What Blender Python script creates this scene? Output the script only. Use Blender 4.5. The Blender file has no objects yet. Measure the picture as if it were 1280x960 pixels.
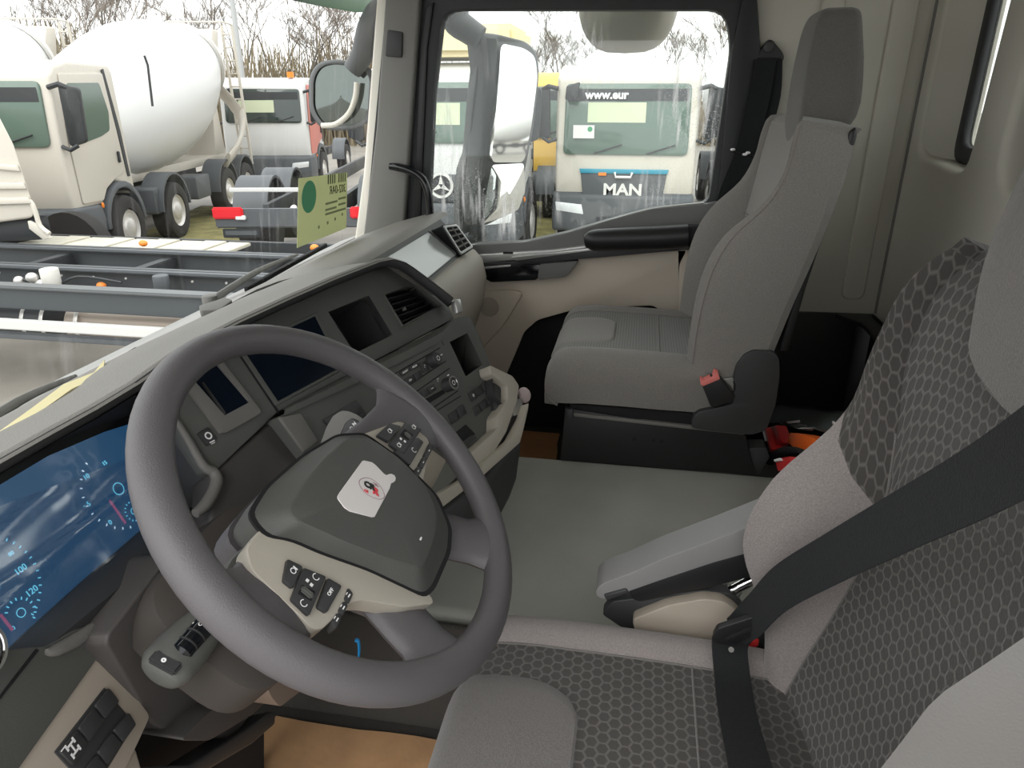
import bpy, bmesh, math, random
from mathutils import Vector as V, Matrix
R = math.radians
SC = bpy.context.scene
COL = SC.collection
random.seed(7)

# ---------------------------------------------------------------- camera, sky, exposure
cd = bpy.data.cameras.new('camera'); cam = bpy.data.objects.new('camera', cd); COL.objects.link(cam)
cd.sensor_width = 36.0; cd.sensor_fit = 'HORIZONTAL'; cd.lens = 888.0/1280.0*36.0
cd.clip_start = 0.02; cd.clip_end = 400
cam.location = (-1.2, 0, 1.07)
cam.rotation_euler = (R(90-22), 0, R(-90+10))
SC.camera = cam
W = bpy.data.worlds.new('overcast_sky'); SC.world = W; W.use_nodes = True
nt = W.node_tree; nt.nodes.clear()
out = nt.nodes.new('ShaderNodeOutputWorld'); bg = nt.nodes.new('ShaderNodeBackground')
tc = nt.nodes.new('ShaderNodeTexCoord'); sep = nt.nodes.new('ShaderNodeSeparateXYZ')
rmp = nt.nodes.new('ShaderNodeValToRGB')
rmp.color_ramp.elements[0].position = 0.0; rmp.color_ramp.elements[0].color = (.93, .935, .94, 1)
rmp.color_ramp.elements[1].position = 1.0; rmp.color_ramp.elements[1].color = (1, 1, 1, 1)
nt.links.new(tc.outputs['Generated'], sep.inputs[0]); nt.links.new(sep.outputs['Z'], rmp.inputs[0])
nt.links.new(rmp.outputs[0], bg.inputs[0]); bg.inputs[1].default_value = 1.25
nt.links.new(bg.outputs[0], out.inputs[0])
sl = bpy.data.lights.new('veiled_sun', 'SUN'); sl.energy = 1.0; sl.angle = R(50); sl.color = (1, .98, .95)
so = bpy.data.objects.new('veiled_sun', sl); COL.objects.link(so); so.location = (-6, 3, 9)
so.rotation_euler = V((6, -1.5, -7)).to_track_quat('-Z', 'Y').to_euler()
SC.view_settings.view_transform = 'Standard'; SC.view_settings.look = 'None'
SC.view_settings.gamma = 1.0; SC.view_settings.use_curve_mapping = False
SC.view_settings.exposure = 0.85

# ---------------------------------------------------------------- materials
MATS = {}
def mat(name, col, rough=.6, metal=0., bump=0., scale=200., spec=.5, var=0., vscale=8., coat=0., dist=.002, alpha=None):
    m = bpy.data.materials.new(name); m.use_nodes = True; n = m.node_tree; b = n.nodes['Principled BSDF']
    b.inputs['Base Color'].default_value = (*col, 1); b.inputs['Roughness'].default_value = rough
    b.inputs['Metallic'].default_value = metal; b.inputs['Specular IOR Level'].default_value = spec
    b.inputs['Coat Weight'].default_value = coat
    t = n.nodes.new('ShaderNodeTexCoord')
    if bump:
        x = n.nodes.new('ShaderNodeTexNoise'); x.inputs['Scale'].default_value = scale; x.inputs['Detail'].default_value = 2
        p = n.nodes.new('ShaderNodeBump'); p.inputs['Strength'].default_value = bump; p.inputs['Distance'].default_value = dist
        n.links.new(t.outputs['Object'], x.inputs[0]); n.links.new(x.outputs[0], p.inputs['Height']); n.links.new(p.outputs[0], b.inputs['Normal'])
    if var:
        x = n.nodes.new('ShaderNodeTexNoise'); x.inputs['Scale'].default_value = vscale; x.inputs['Detail'].default_value = 4
        r = n.nodes.new('ShaderNodeValToRGB')
        r.color_ramp.elements[0].position = .3; r.color_ramp.elements[1].position = .7
        r.color_ramp.elements[0].color = (*[c*(1-var) for c in col], 1); r.color_ramp.elements[1].color = (*[min(1, c*(1+var)) for c in col], 1)
        n.links.new(t.outputs['Object'], x.inputs[0]); n.links.new(x.outputs[0], r.inputs[0]); n.links.new(r.outputs[0], b.inputs['Base Color'])
    MATS[name] = m; return m
def nmath(n, op, a, b=None, c=None):
    x = n.nodes.new('ShaderNodeMath'); x.operation = op
    for i, v in enumerate((a, b, c)):
        if v is None: continue
        if isinstance(v, (int, float)): x.inputs[i].default_value = v
        else: n.links.new(v, x.inputs[i])
    return x.outputs[0]
def fabric(name, col, kind='twill', cell=.016, col2=None):
    m = bpy.data.materials.new(name); m.use_nodes = True; n = m.node_tree; b = n.nodes['Principled BSDF']
    b.inputs['Roughness'].default_value = .92; b.inputs['Specular IOR Level'].default_value = .15
    b.inputs['Sheen Weight'].default_value = .25; b.inputs['Sheen Roughness'].default_value = .5
    t = n.nodes.new('ShaderNodeTexCoord'); s = n.nodes.new('ShaderNodeSeparateXYZ'); n.links.new(t.outputs['UV'], s.inputs[0])
    u, v = s.outputs[0], s.outputs[1]
    no = n.nodes.new('ShaderNodeTexNoise'); no.inputs['Scale'].default_value = 520; no.inputs['Detail'].default_value = 1
    n.links.new(t.outputs['Object'], no.inputs[0])
    if kind == 'hex':
        # distance to the border of a pointy-top hexagon cell
        px = nmath(n, 'DIVIDE', u, cell); py = nmath(n, 'DIVIDE', v, cell)
        def loc(ox, oy):
            ax = nmath(n, 'SUBTRACT', nmath(n, 'WRAP', nmath(n, 'ADD', px, ox), 1.0, 0.0), .5)
            ay = nmath(n, 'SUBTRACT', nmath(n, 'WRAP', nmath(n, 'ADD', py, oy), 1.732, 0.0), .866)
            ax = nmath(n, 'ABSOLUTE', ax); ay = nmath(n, 'ABSOLUTE', ay)
            return nmath(n, 'MAXIMUM', nmath(n, 'MULTIPLY', ax, .955), nmath(n, 'ADD', nmath(n, 'MULTIPLY', ax, .5), nmath(n, 'MULTIPLY', ay, .866)))
        d = nmath(n, 'MINIMUM', loc(0, 0), loc(.5, .866))
        e = n.nodes.new('ShaderNodeMapRange'); e.inputs[1].default_value = .36; e.inputs[2].default_value = .47; n.links.new(d, e.inputs[0])
        line = e.outputs[0]; hgt = nmath(n, 'ADD', line, nmath(n, 'MULTIPLY', no.outputs[0], .5)); dist = .0012
    elif kind == 'rib':
        w = nmath(n, 'SINE', nmath(n, 'MULTIPLY', nmath(n, 'ADD', v, nmath(n, 'MULTIPLY', nmath(n, 'SINE', nmath(n, 'MULTIPLY', u, 700.)), .0008)), 2*math.pi/.007))
        line = nmath(n, 'MULTIPLY_ADD', w, .5, .5); hgt = nmath(n, 'ADD', line, nmath(n, 'MULTIPLY', no.outputs[0], .6)); dist = .0007
    else:
        w = nmath(n, 'SINE', nmath(n, 'MULTIPLY', nmath(n, 'ADD', u, v), 2*math.pi/.0028))
        line = nmath(n, 'ADD', nmath(n, 'MULTIPLY', w, .16), nmath(n, 'MULTIPLY_ADD', no.outputs[0], 2.2, -.6)); hgt = line; dist = .0006
    mx = n.nodes.new('ShaderNodeMix'); mx.data_type = 'RGBA'; mx.clamp_factor = False
    mx.inputs['A'].default_value = (*col, 1); mx.inputs['B'].default_value = (*(col2 or [c*1.35 for c in col]), 1)
    n.links.new(line, mx.inputs['Factor']); n.links.new(mx.outputs['Result'], b.inputs['Base Color'])
    p = n.nodes.new('ShaderNodeBump'); p.inputs['Strength'].default_value = .6; p.inputs['Distance'].default_value = dist
    n.links.new(hgt, p.inputs['Height']); n.links.new(p.outputs[0], b.inputs['Normal'])
    MATS[name] = m; return m
def glass(name, tint=(.95, .97, .96), wet=0., haze=(.8, .8, .8), gloss=1.0, streak=(60, 60, 6)):
    m = bpy.data.materials.new(name); m.use_nodes = True; n = m.node_tree; n.nodes.clear()
    o = n.nodes.new('ShaderNodeOutputMaterial'); tr = n.nodes.new('ShaderNodeBsdfTransparent'); gl = n.nodes.new('ShaderNodeBsdfGlossy')
    tr.inputs[0].default_value = (*tint, 1); gl.inputs['Roughness'].default_value = .02
    fr = n.nodes.new('ShaderNodeLayerWeight'); fr.inputs[0].default_value = .5          # grazing share, the same from both sides
    mx = n.nodes.new('ShaderNodeMixShader'); n.links.new(nmath(n, 'MULTIPLY_ADD', nmath(n, 'POWER', fr.outputs['Facing'], 5.), .7*gloss, .035*gloss), mx.inputs[0])
    n.links.new(tr.outputs[0], mx.inputs[1]); n.links.new(gl.outputs[0], mx.inputs[2]); last = mx.outputs[0]
    if wet:
        t = n.nodes.new('ShaderNodeTexCoord')
        mp = n.nodes.new('ShaderNodeMapping'); mp.inputs['Scale'].default_value = streak; n.links.new(t.outputs['Object'], mp.inputs[0])
        a = n.nodes.new('ShaderNodeTexNoise'); a.inputs['Scale'].default_value = 1; a.inputs['Detail'].default_value = 3; n.links.new(mp.outputs[0], a.inputs[0])
        c = n.nodes.new('ShaderNodeTexNoise'); c.inputs['Scale'].default_value = 4; c.inputs['Detail'].default_value = 1; n.links.new(t.outputs['Object'], c.inputs[0])
        d = n.nodes.new('ShaderNodeTexVoronoi'); d.inputs['Scale'].default_value = 170; n.links.new(t.outputs['Object'], d.inputs[0])
        r1 = n.nodes.new('ShaderNodeMapRange'); r1.inputs[1].default_value = .52; r1.inputs[2].default_value = .7; n.links.new(a.outputs[0], r1.inputs[0])
        r2 = n.nodes.new('ShaderNodeMapRange'); r2.inputs[1].default_value = .45; r2.inputs[2].default_value = .65; n.links.new(c.outputs[0], r2.inputs[0])
        r3 = n.nodes.new('ShaderNodeMapRange'); r3.inputs[1].default_value = .28; r3.inputs[2].default_value = .12; n.links.new(d.outputs[0], r3.inputs[0])
        f = nmath(n, 'MULTIPLY', nmath(n, 'MULTIPLY', nmath(n, 'MAXIMUM', r1.outputs[0], r3.outputs[0]), r2.outputs[0]), wet)
        df = n.nodes.new('ShaderNodeBsdfTranslucent'); df.inputs[0].default_value = (*haze, 1)
        m2 = n.nodes.new('ShaderNodeMixShader'); n.links.new(f, m2.inputs[0]); n.links.new(last, m2.inputs[1]); n.links.new(df.outputs[0], m2.inputs[2]); last = m2.outputs[0]
    n.links.new(last, o.inputs[0]); MATS[name] = m; return m
def emit(name, col, k=1.):
    m = bpy.data.materials.new(name); m.use_nodes = True; b = m.node_tree.nodes['Principled BSDF']
    b.inputs['Base Color'].default_value = (.01, .01, .012, 1); b.inputs['Roughness'].default_value = .15
    b.inputs['Emission Color'].default_value = (*col, 1); b.inputs['Emission Strength'].default_value = k
    MATS[name] = m; return m

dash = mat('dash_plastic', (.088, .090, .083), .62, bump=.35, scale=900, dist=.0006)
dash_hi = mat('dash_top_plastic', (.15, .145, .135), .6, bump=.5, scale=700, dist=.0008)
dash_top = mat('dash_top_grain', (.20, .19, .173), .55, bump=.9, scale=420, dist=.001)  # paler than the dash plastic: skylight and sheen put into its colour
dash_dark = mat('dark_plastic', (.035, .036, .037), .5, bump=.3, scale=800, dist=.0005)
dash_knee = mat('knee_plastic', (.06, .055, .052), .6, bump=.35, scale=900, dist=.0006)
black = mat('black_plastic', (.012, .012, .013), .45)
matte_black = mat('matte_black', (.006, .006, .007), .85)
gloss_black = mat('gloss_black', (.006, .007, .009), .12)
wheelm = mat('wheel_leather', (.098, .092, .097), .5, bump=.5, scale=700, dist=.0007)
hubm = mat('hub_plastic', (.074, .075, .07), .55, bump=.45, scale=900, dist=.0006)
beige = mat('beige_plastic', (.36, .315, .26), .55, bump=.25, scale=900, dist=.0005)
beige_lt = mat('light_beige_plastic', (.40, .37, .315), .5, bump=.2, scale=900, dist=.0005)
doorm = mat('door_beige', (.60, .525, .435), .6, bump=.3, scale=800, dist=.0005)
doorg = mat('door_grey', (.155, .155, .15), .6, bump=.3, scale=800, dist=.0005)
silver = mat('satin_silver', (.5, .5, .49), .35, metal=.7)
chrome = mat('chrome', (.85, .85, .85), .06, metal=1.)
steel = mat('steel', (.55, .55, .53), .3, metal=.9)
wallm = mat('wall_lining', (.52, .503, .44), .75, bump=.3, scale=600, dist=.0006)
trimg = mat('pillar_grey', (.2, .195, .185), .7, bump=.3, scale=700, dist=.0005)
frame_dark = mat('frame_rubber', (.02, .021, .024), .55)
tunnel_m = mat('tunnel_mat', (.34, .34, .31), .8, bump=.6, scale=500, dist=.0012, var=.06, vscale=6)
carpet = mat('dark_mat', (.05, .046, .04), .85, bump=.8, scale=350, dist=.002)
beltm = fabric('belt_webbing', (.016, .017, .018), 'twill'); beltm.node_tree.nodes['Principled BSDF'].inputs['Sheen Weight'].default_value = .03
twill = fabric('taupe_twill', (.20, .18, .173), 'twill', col2=(.27, .244, .236))
twill_dk = fabric('grey_twill', (.125, .118, .112), 'twill', col2=(.17, .161, .153))
hexf = fabric('honeycomb_fabric', (.062, .058, .054), 'hex', cell=.0155, col2=(.125, .118, .111))
ribf = fabric('ribbed_fabric', (.115, .113, .106), 'rib', col2=(.19, .185, .175))
seatg = fabric('passenger_twill', (.19, .178, .165), 'twill', col2=(.25, .237, .22))
seatg_dk = fabric('passenger_dark_twill', (.11, .103, .097), 'twill', col2=(.15, .142, .134))
leather = mat('leatherette', (.13, .126, .12), .5, bump=.4, scale=500, dist=.0008)
arm_m = mat('armrest_vinyl', (.22, .216, .216), .5, bump=.45, scale=600, dist=.0008)
white = mat('white_mark', (.85, .85, .85), .6)
paper = mat('sticker_white', (.74, .71, .70), .5)
red = mat('red_plastic', (.62, .03, .03), .45)
redsoft = mat('buckle_red', (.75, .2, .18), .5)
orange = mat('orange_plastic', (.95, .16, .02), .45)
cardboard = mat('cardboard', (.50, .29, .145), .85, bump=.4, scale=60, dist=.002, var=.15, vscale=14)
cream = mat('yellow_paper', (.8, .72, .42), .8)
tan = mat('tan_paper', (.62, .42, .2), .8)
permit = mat('permit_paper', (.60, .63, .42), .7)
_n = permit.node_tree; _t = _n.nodes.new('ShaderNodeBsdfTranslucent'); _t.inputs[0].default_value = (.66, .68, .45, 1); _m = _n.nodes.new('ShaderNodeMixShader'); _m.inputs[0].default_value = .55
_n.links.new(_n.nodes['Principled BSDF'].outputs[0], _m.inputs[1]); _n.links.new(_t.outputs[0], _m.inputs[2]); _n.links.new(_m.outputs[0], _n.nodes['Material Output'].inputs[0])
green = mat('green_sticker', (.05, .3, .14), .6)
inkm = mat('dark_ink', (.04, .05, .03), .8)
blue = mat('blue_tie', (.02, .3, .7), .5)
baggy = glass('clear_bag', (.75, .8, .8), wet=.0, gloss=2.5)
pane = glass('window_glass', (.93, .96, .945), wet=.55)
wind = glass('windscreen_glass', (.94, .965, .955), wet=.10, gloss=.5)
greenband = mat('visor_green', (.03, .12, .05), .3)

# ---------------------------------------------------------------- mesh helpers
MW = {}
def wm(o): return MW.get(o.name, Matrix.Identity(4))
class MB:
    def __init__(s):
        s.bm = bmesh.new(); s.uv = s.bm.loops.layers.uv.new('UVMap')
    def _merge(s, b):
        me = bpy.data.meshes.new('t'); b.to_mesh(me); b.free(); s.bm.from_mesh(me); bpy.data.meshes.remove(me)
    def slab(s, pts, off, bev=0., seg=2, holes=()):
        """polygon (with holes) extruded by the vector off, all rims rounded"""
        b = bmesh.new(); off = V(off)
        if holes:
            es = []
            for lp in [pts, *holes]:
                vs = [b.verts.new(p) for p in lp]
                es += [b.edges.new((vs[i], vs[(i+1) % len(vs)])) for i in range(len(vs))]
            bmesh.ops.triangle_fill(b, edges=es, use_beauty=True, use_dissolve=False)
        else:
            b.faces.new([b.verts.new(p) for p in pts])
        r = bmesh.ops.extrude_face_region(b, geom=list(b.faces))
        vv = [e for e in r['geom'] if isinstance(e, bmesh.types.BMVert)]
        bmesh.ops.translate(b, vec=off, verts=vv)
        bmesh.ops.recalc_face_normals(b, faces=b.faces)
        if bev:
            ed = [e for e in b.edges if len(e.link_faces) == 2 and e.calc_face_angle() > .5]
            bmesh.ops.bevel(b, geom=ed, offset=bev, segments=seg, affect='EDGES', clamp_overlap=True, profile=.5)
        s._merge(b); return s
    def box(s, c, size, bev=0., seg=2, M=None):
        b = bmesh.new(); bmesh.ops.create_cube(b, size=1.)
        bmesh.ops.scale(b, vec=size, verts=b.verts)
        if bev: bmesh.ops.bevel(b, geom=list(b.edges), offset=bev, segments=seg, affect='EDGES', clamp_overlap=True)
        if M is not None: bmesh.ops.transform(b, matrix=M.to_4x4() if len(M) == 3 else M, verts=b.verts)
        bmesh.ops.translate(b, vec=c, verts=b.verts); s._merge(b); return s
    def grid(s, rows, cu=False, cv=False, mask=None): s._grid(rows, cu, cv, mask); return s
    def _grid(s, rows, cu=False, cv=False, mask=None):
        """surface over rows of points; uv in metres along both ways"""
        b = s.bm; P = [[V(p) for p in r] for r in rows]; nr, nc = len(P), len(P[0])
        vs = [[b.verts.new(p) for p in r] for r in P]
        k = nc//2; us = []
        for r in P:
            q = [0.]
            for j in range(1, nc+1): q.append(q[-1]+(r[j % nc]-r[j-1]).length)
            us.append([x-q[k] for x in q])
        us.append(us[0]); ws = [0.]
        for i in range(1, nr+1): ws.append(ws[-1]+(P[i % nr][k]-P[i-1][k]).length)
        for i in range(nr if cv else nr-1):
            for j in range(nc if cu else nc-1):
                if mask and not mask(i, j): continue
                i2, j2 = (i+1) % nr, (j+1) % nc
                q = [vs[i][j], vs[i][j2], vs[i2][j2], vs[i2][j]]
                if len(set(q)) < 4: continue
                f = b.faces.new(q)
                for l, (a, c) in zip(f.loops, ((us[i][j], ws[i]), (us[i][j+1], ws[i]), (us[i+1][j+1], ws[i+1]), (us[i+1][j], ws[i+1]))): l[s.uv].uv = (a+5, c+5)
        return vs
    def cap(s, ring): 
        try: s.bm.faces.new(ring)
        except ValueError: pass
    def tube(s, pts, r, n=10, closed=False, sub=0, flat=None):
        pts = [V(p) for p in pts]
        if not isinstance(r, list): r = [r]*len(pts)
        r = (list(r)+[r[-1]]*len(pts))[:len(pts)]
        if sub: pts, r = spline(pts, r, sub, closed)
        m = len(pts); rows = []; t0 = None; N = None
        for i in range(m):
            a = pts[(i-1) % m] if closed or i else pts[0]; c = pts[(i+1) % m] if closed or i < m-1 else pts[-1]
            t = (c-a).normalized()
            if N is None: N = t.orthogonal().normalized() if flat is None else (V(flat)-t*t.dot(V(flat))).normalized()
            else: N = (N-t*t.dot(N)).normalized()
            if flat is not None: N = (V(flat)-t*t.dot(V(flat))).normalized()
            B = t.cross(N)
            ra, rb = r[i] if isinstance(r[i], tuple) else (r[i], r[i])
            rows.append([pts[i]+N*ra*math.cos(2*math.pi*k/n)+B*rb*math.sin(2*math.pi*k/n) for k in range(n)])
        vs = s._grid(rows, cu=True, cv=closed)
        if not closed: s.cap(vs[0][::-1]); s.cap(vs[-1])
        return s
    def cyl(s, a, b, r, n=16, bev=0.):
        a, b = V(a), V(b)
        if bev:
            d = (b-a).normalized(); return s.tube([a, a+d*bev*.3, a+d*bev, b-d*bev, b-d*bev*.3, b], [r-bev, r-bev*.3, r, r, r-bev*.3, r-bev], n)
        return s.tube([a, b], r, n)
    def lathe(s, prof, o, ax, n=28, cap=True):
        o, ax = V(o), V(ax).normalized(); N = ax.orthogonal().normalized(); B = ax.cross(N)
        rows = [[o+ax*h+(N*math.cos(2*math.pi*k/n)+B*math.sin(2*math.pi*k/n))*max(r, 1e-5) for k in range(n)] for r, h in prof]
        vs = s._grid(rows, cu=True)
        if cap: s.cap(vs[0][::-1]); s.cap(vs[-1])
        return s
    def ell(s, c, size, M=None, n=20, m=12):
        b = bmesh.new(); bmesh.ops.create_uvsphere(b, u_segments=n, v_segments=m, radius=1.)
        bmesh.ops.scale(b, vec=size, verts=b.verts)
        if M is not None: bmesh.ops.transform(b, matrix=M.to_4x4(), verts=b.verts)
        bmesh.ops.translate(b, vec=c, verts=b.verts); s._merge(b); return s
    def strip(s, pts, w, th=.0012, side=None):
        """flat webbing along pts; side(i) gives the width direction"""
        pts = [V(p) for p in pts]; rows = []
        for i, p in enumerate(pts):
            t = (pts[min(i+1, len(pts)-1)]-pts[max(i-1, 0)]).normalized()
            d = V(side[i] if isinstance(side, list) else side); d = (d-t*t.dot(d)).normalized(); nn = t.cross(d)
            hw = (w[i] if isinstance(w, list) else w)/2
            rows.append([p-d*hw+nn*th, p+nn*th*1.3, p+d*hw+nn*th, p+d*hw-nn*th, p-nn*th*.7, p-d*hw-nn*th])
        vs = s._grid(rows, cu=True); s.cap(vs[0][::-1]); s.cap(vs[-1]); return s
    def mirror(s, x):
        b = s.bm.copy(); bmesh.ops.scale(b, vec=(-1, 1, 1), verts=b.verts); bmesh.ops.translate(b, vec=(2*x, 0, 0), verts=b.verts)
        bmesh.ops.reverse_faces(b, faces=b.faces); s._merge(b); return s
    def build(s, name, m, parent=None, sharp=38, fix=True, local=False):
        bmesh.ops.remove_doubles(s.bm, verts=s.bm.verts, dist=1e-6)
        if fix: bmesh.ops.recalc_face_normals(s.bm, faces=s.bm.faces)
        me = bpy.data.meshes.new(name)
        if parent is not None:
            T = Matrix.Identity(4) if local else wm(parent).inverted()
        else:
            vs = [v.co for v in s.bm.verts]; lo = [min(v[i] for v in vs) for i in range(3)]; hi = [max(v[i] for v in vs) for i in range(3)]
            loc = V(((lo[0]+hi[0])/2, (lo[1]+hi[1])/2, lo[2])); T = Matrix.Translation(-loc)
        bmesh.ops.transform(s.bm, matrix=T, verts=s.bm.verts)
        s.bm.to_mesh(me); s.bm.free()
        me.materials.append(m if not isinstance(m, str) else MATS[m])
        for p in me.polygons: p.use_smooth = True
        me.set_sharp_from_angle(angle=R(sharp))
        o = bpy.data.objects.new(name, me); COL.objects.link(o)
        if parent is None: o.location = loc; MW[o.name] = Matrix.Translation(loc)
        else: o.parent = parent; MW[o.name] = wm(parent).copy()
        return o
def spline(pts, r, sub, closed=False):
    P = []; Q = []; m = len(pts)
    rt = [x if isinstance(x, tuple) else (x, x) for x in r]
    for i in range(m if closed else m-1):
        idx = [(i+k) % m if closed else min(max(i+k, 0), m-1) for k in (-1, 0, 1, 2)]
        a, b, c, d = [pts[j] for j in idx]
        for k in range(sub):
            t = k/sub
            P.append(.5*((2*b)+(c-a)*t+(2*a-5*b+4*c-d)*t*t+(3*b-a-3*c+d)*t**3))
            Q.append(tuple(rt[idx[1]][q]*(1-t)+rt[idx[2]][q]*t for q in (0, 1)))
    if not closed: P.append(pts[-1]); Q.append(rt[-1])
    return P, Q
def curve(pts, sub=6, closed=False): return spline([V(p) for p in pts], [0]*len(pts), sub, closed)[0]
def rnd(pts, r, seg=4):
    """polygon with rounded corners (3-D, planar)"""
    pts = [V(p) for p in pts]; o = []; m = len(pts)
    for i in range(m):
        a, b, c = pts[i-1], pts[i], pts[(i+1) % m]; rr = r[i] if isinstance(r, (list, tuple)) else r
        d1, d2 = (a-b), (c-b); k = min(rr, d1.length*.48, d2.length*.48)
        if k <= 0: o.append(b); continue
        p, q = b+d1.normalized()*k, b+d2.normalized()*k
        for j in range(seg+1):
            t = j/seg; o.append(p*(1-t)**2+b*2*t*(1-t)+q*t*t)
    return o
def prop(o, label=None, cat=None, group=None, kind=None):
    if label: o['label'] = label
    if cat: o['category'] = cat
    if group: o['group'] = group
    if kind: o['kind'] = kind
    return o
def thing(name, label, cat, loc=(0, 0, 0), rz=0., group=None, kind=None):
    o = bpy.data.objects.new(name, None); COL.objects.link(o); o.empty_display_size = .1
    o.location = loc; o.rotation_euler = (0, 0, rz); MW[o.name] = Matrix.Translation(V(loc)) @ Matrix.Rotation(rz, 4, 'Z')
    return prop(o, label, cat, group, kind)
def struct(mb, name, m, **k): return prop(mb.build(name, m, **k), kind='structure')
def frame(o, x, y):
    x = V(x).normalized(); y = V(y); y = (y-x*x.dot(y)).normalized(); z = x.cross(y)
    M = Matrix((x, y, z)).transposed().to_4x4(); M.translation = V(o); return M
def text(name, s, size, M, m, parent, ext=.0003, align='CENTER', bold=0., sx=1.):
    c = bpy.data.curves.new('t', 'FONT'); c.body = s; c.size = size; c.extrude = ext; c.align_x = align; c.align_y = 'CENTER'; c.offset = bold; c.resolution_u = 3
    o = bpy.data.objects.new('t', c); me = bpy.data.meshes.new_from_object(o); bpy.data.objects.remove(o); bpy.data.curves.remove(c)
    me.name = name; me.transform((wm(parent).inverted() if parent else Matrix.Identity(4)) @ M @ Matrix.Diagonal((sx, 1, 1, 1))); me.materials.clear(); me.materials.append(m)
    q = bpy.data.objects.new(name, me); COL.objects.link(q)
    if parent: q.parent = parent; MW[q.name] = wm(parent).copy()
    return q
def off(pts, d): d = V(d); return [V(p)+d for p in pts]
def lerp(a, b, t): return V(a)*(1-t)+V(b)*t
def inset(pts, k):
    c = sum((V(p) for p in pts), V())/len(pts); return [c+(V(p)-c)*(1-k) for p in pts]
def copy_tree(o, parent=None):
    c = o.copy(); COL.objects.link(c)
    if parent is not None: c.parent = parent
    for ch in list(o.children): copy_tree(ch, c)
    return c

# ================================================================ the cab: setting
FN, FH = V((-.2135, -.7864, .5796)), V((.965, -.262, 0)).normalized()      # centre fascia: facing direction, sideways direction
FU = FN.cross(FH)
LN = V((-.2332, -.8589, .456)); LU = LN.cross(FH)
SN, SH = V((.1315, -.9355, .3281)), V((.9903, .1392, 0)); SU = SN.cross(SH)
CN, CU = V((0, -.9062, .4229)), V((0, .4229, .9062))
struct(MB().box((0, .15, -.03), (2.2, 1.9, .06)), 'floor', carpet)
struct(MB().box((0, .05, 1.64), (2.3, 2.0, .05)), 'ceiling', wallm)
# right side lining behind the door, and the header over it
mb = MB().slab([(1.05, -.275, .0), (1.05, -.275, 1.62), (1.05, -.735, 1.62), (1.05, -.735, .0)], (.07, 0, 0), .004)
mb.slab([(1.05, -.735, 1.34), (1.05, .72, 1.34), (1.05, .72, 1.62), (1.05, -.735, 1.62)], (.07, 0, 0), .004)
mb.slab([(1.06, .60, -.0), (1.06, .95, -.0), (1.06, .95, .62), (1.06, .60, .62)], (.06, 0, 0), .004)
wr = struct(mb, 'wall_right', wallm)
# pressed ribs of the side lining
for y0, y1, z0, z1 in ((-.50, -.44, .62, 1.32), (-.685, -.62, .5, 1.45)):
    MB().slab(rnd([(1.052, y0, z0), (1.052, y1, z0), (1.052, y1, z1), (1.052, y0, z1)], .025), (-.012, 0, 0), .009, 3).build('pressed_rib', wallm, wr)
# rear wall: thick lining with two small window pockets
h1 = rnd([(.985, -.73, .925), (.655, -.73, .905), (.62, -.73, 1.50), (.985, -.73, 1.50)], .06)
h2 = rnd([(.50, -.73, .89), (-.25, -.73, .89), (-.25, -.73, 1.50), (.47, -.73, 1.50)], .09)
mb = MB().slab([(1.12, -.73, .0), (-1.12, -.73, .0), (-1.12, -.73, 1.62), (1.12, -.73, 1.62)], (0, -.10, 0), .018, 3, holes=[h1, h2])
wb = struct(mb, 'wall_back', wallm)
MB().box((1.048, -.727, .95), (.006, .006, .98)).build('lining_seam', trimg, wb)
MB().slab([(.99, -.735, .86), (.875, -.80, .90), (.875, -.80, 1.52), (.99, -.735, 1.54)], (.004, -.03, 0), .006, 3).build('window_reveal', wallm, wb)
for i, (x0, x1) in enumerate(((.46, .838), (-.25, .34))):
    o = [(x0, -.785, .955), (x1, -.785, .955), (x1, -.785, 1.48), (x0, -.785, 1.48)]
    win = struct(MB().slab(off(rnd(o, .03), (0, -.012, 0)), (0, -.004, 0)), 'window_%d' % (3+i), wind)
    MB().slab(rnd([(x0-.04, -.78, .915), (x1+.04, -.78, .915), (x1+.04, -.78, 1.52), (x0-.04, -.78, 1.52)], .05), (0, -.02, 0), .007, 3, holes=[rnd(off(o, (0, .005, 0)), .035)]).build('rubber_seal', frame_dark, win)
    MB().slab(rnd([(x0-.12, -.802, .84), (x1+.16, -.802, .84), (x1+.16, -.802, 1.58), (x0-.12, -.802, 1.58)], .02), (0, -.006, 0), 0, holes=[rnd(off(o, (0, -.017, 0)), .035)]).build('window_backing', wallm, win)
# left side: only the rear corner and roof rail, the driver's door stands open
mb = MB().slab([(-1.05, -.735, 0), (-1.05, -.40, 0), (-1.05, -.40, 1.62), (-1.05, -.735, 1.62)], (-.07, 0, 0), .004)
mb.slab([(-1.05, -.42, 1.36), (-1.05, .85, 1.36), (-1.05, .85, 1.62), (-1.05, -.42, 1.62)], (-.07, 0, 0), .004)
struct(mb, 'wall_left', wallm)
mb = MB().slab([(-1.1, .72, 1.44), (1.1, .72, 1.44), (1.1, .72, 1.62), (-1.1, .72, 1.62)], (0, .05, 0), .004)
struct(mb, 'wall_front', wallm)

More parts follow.
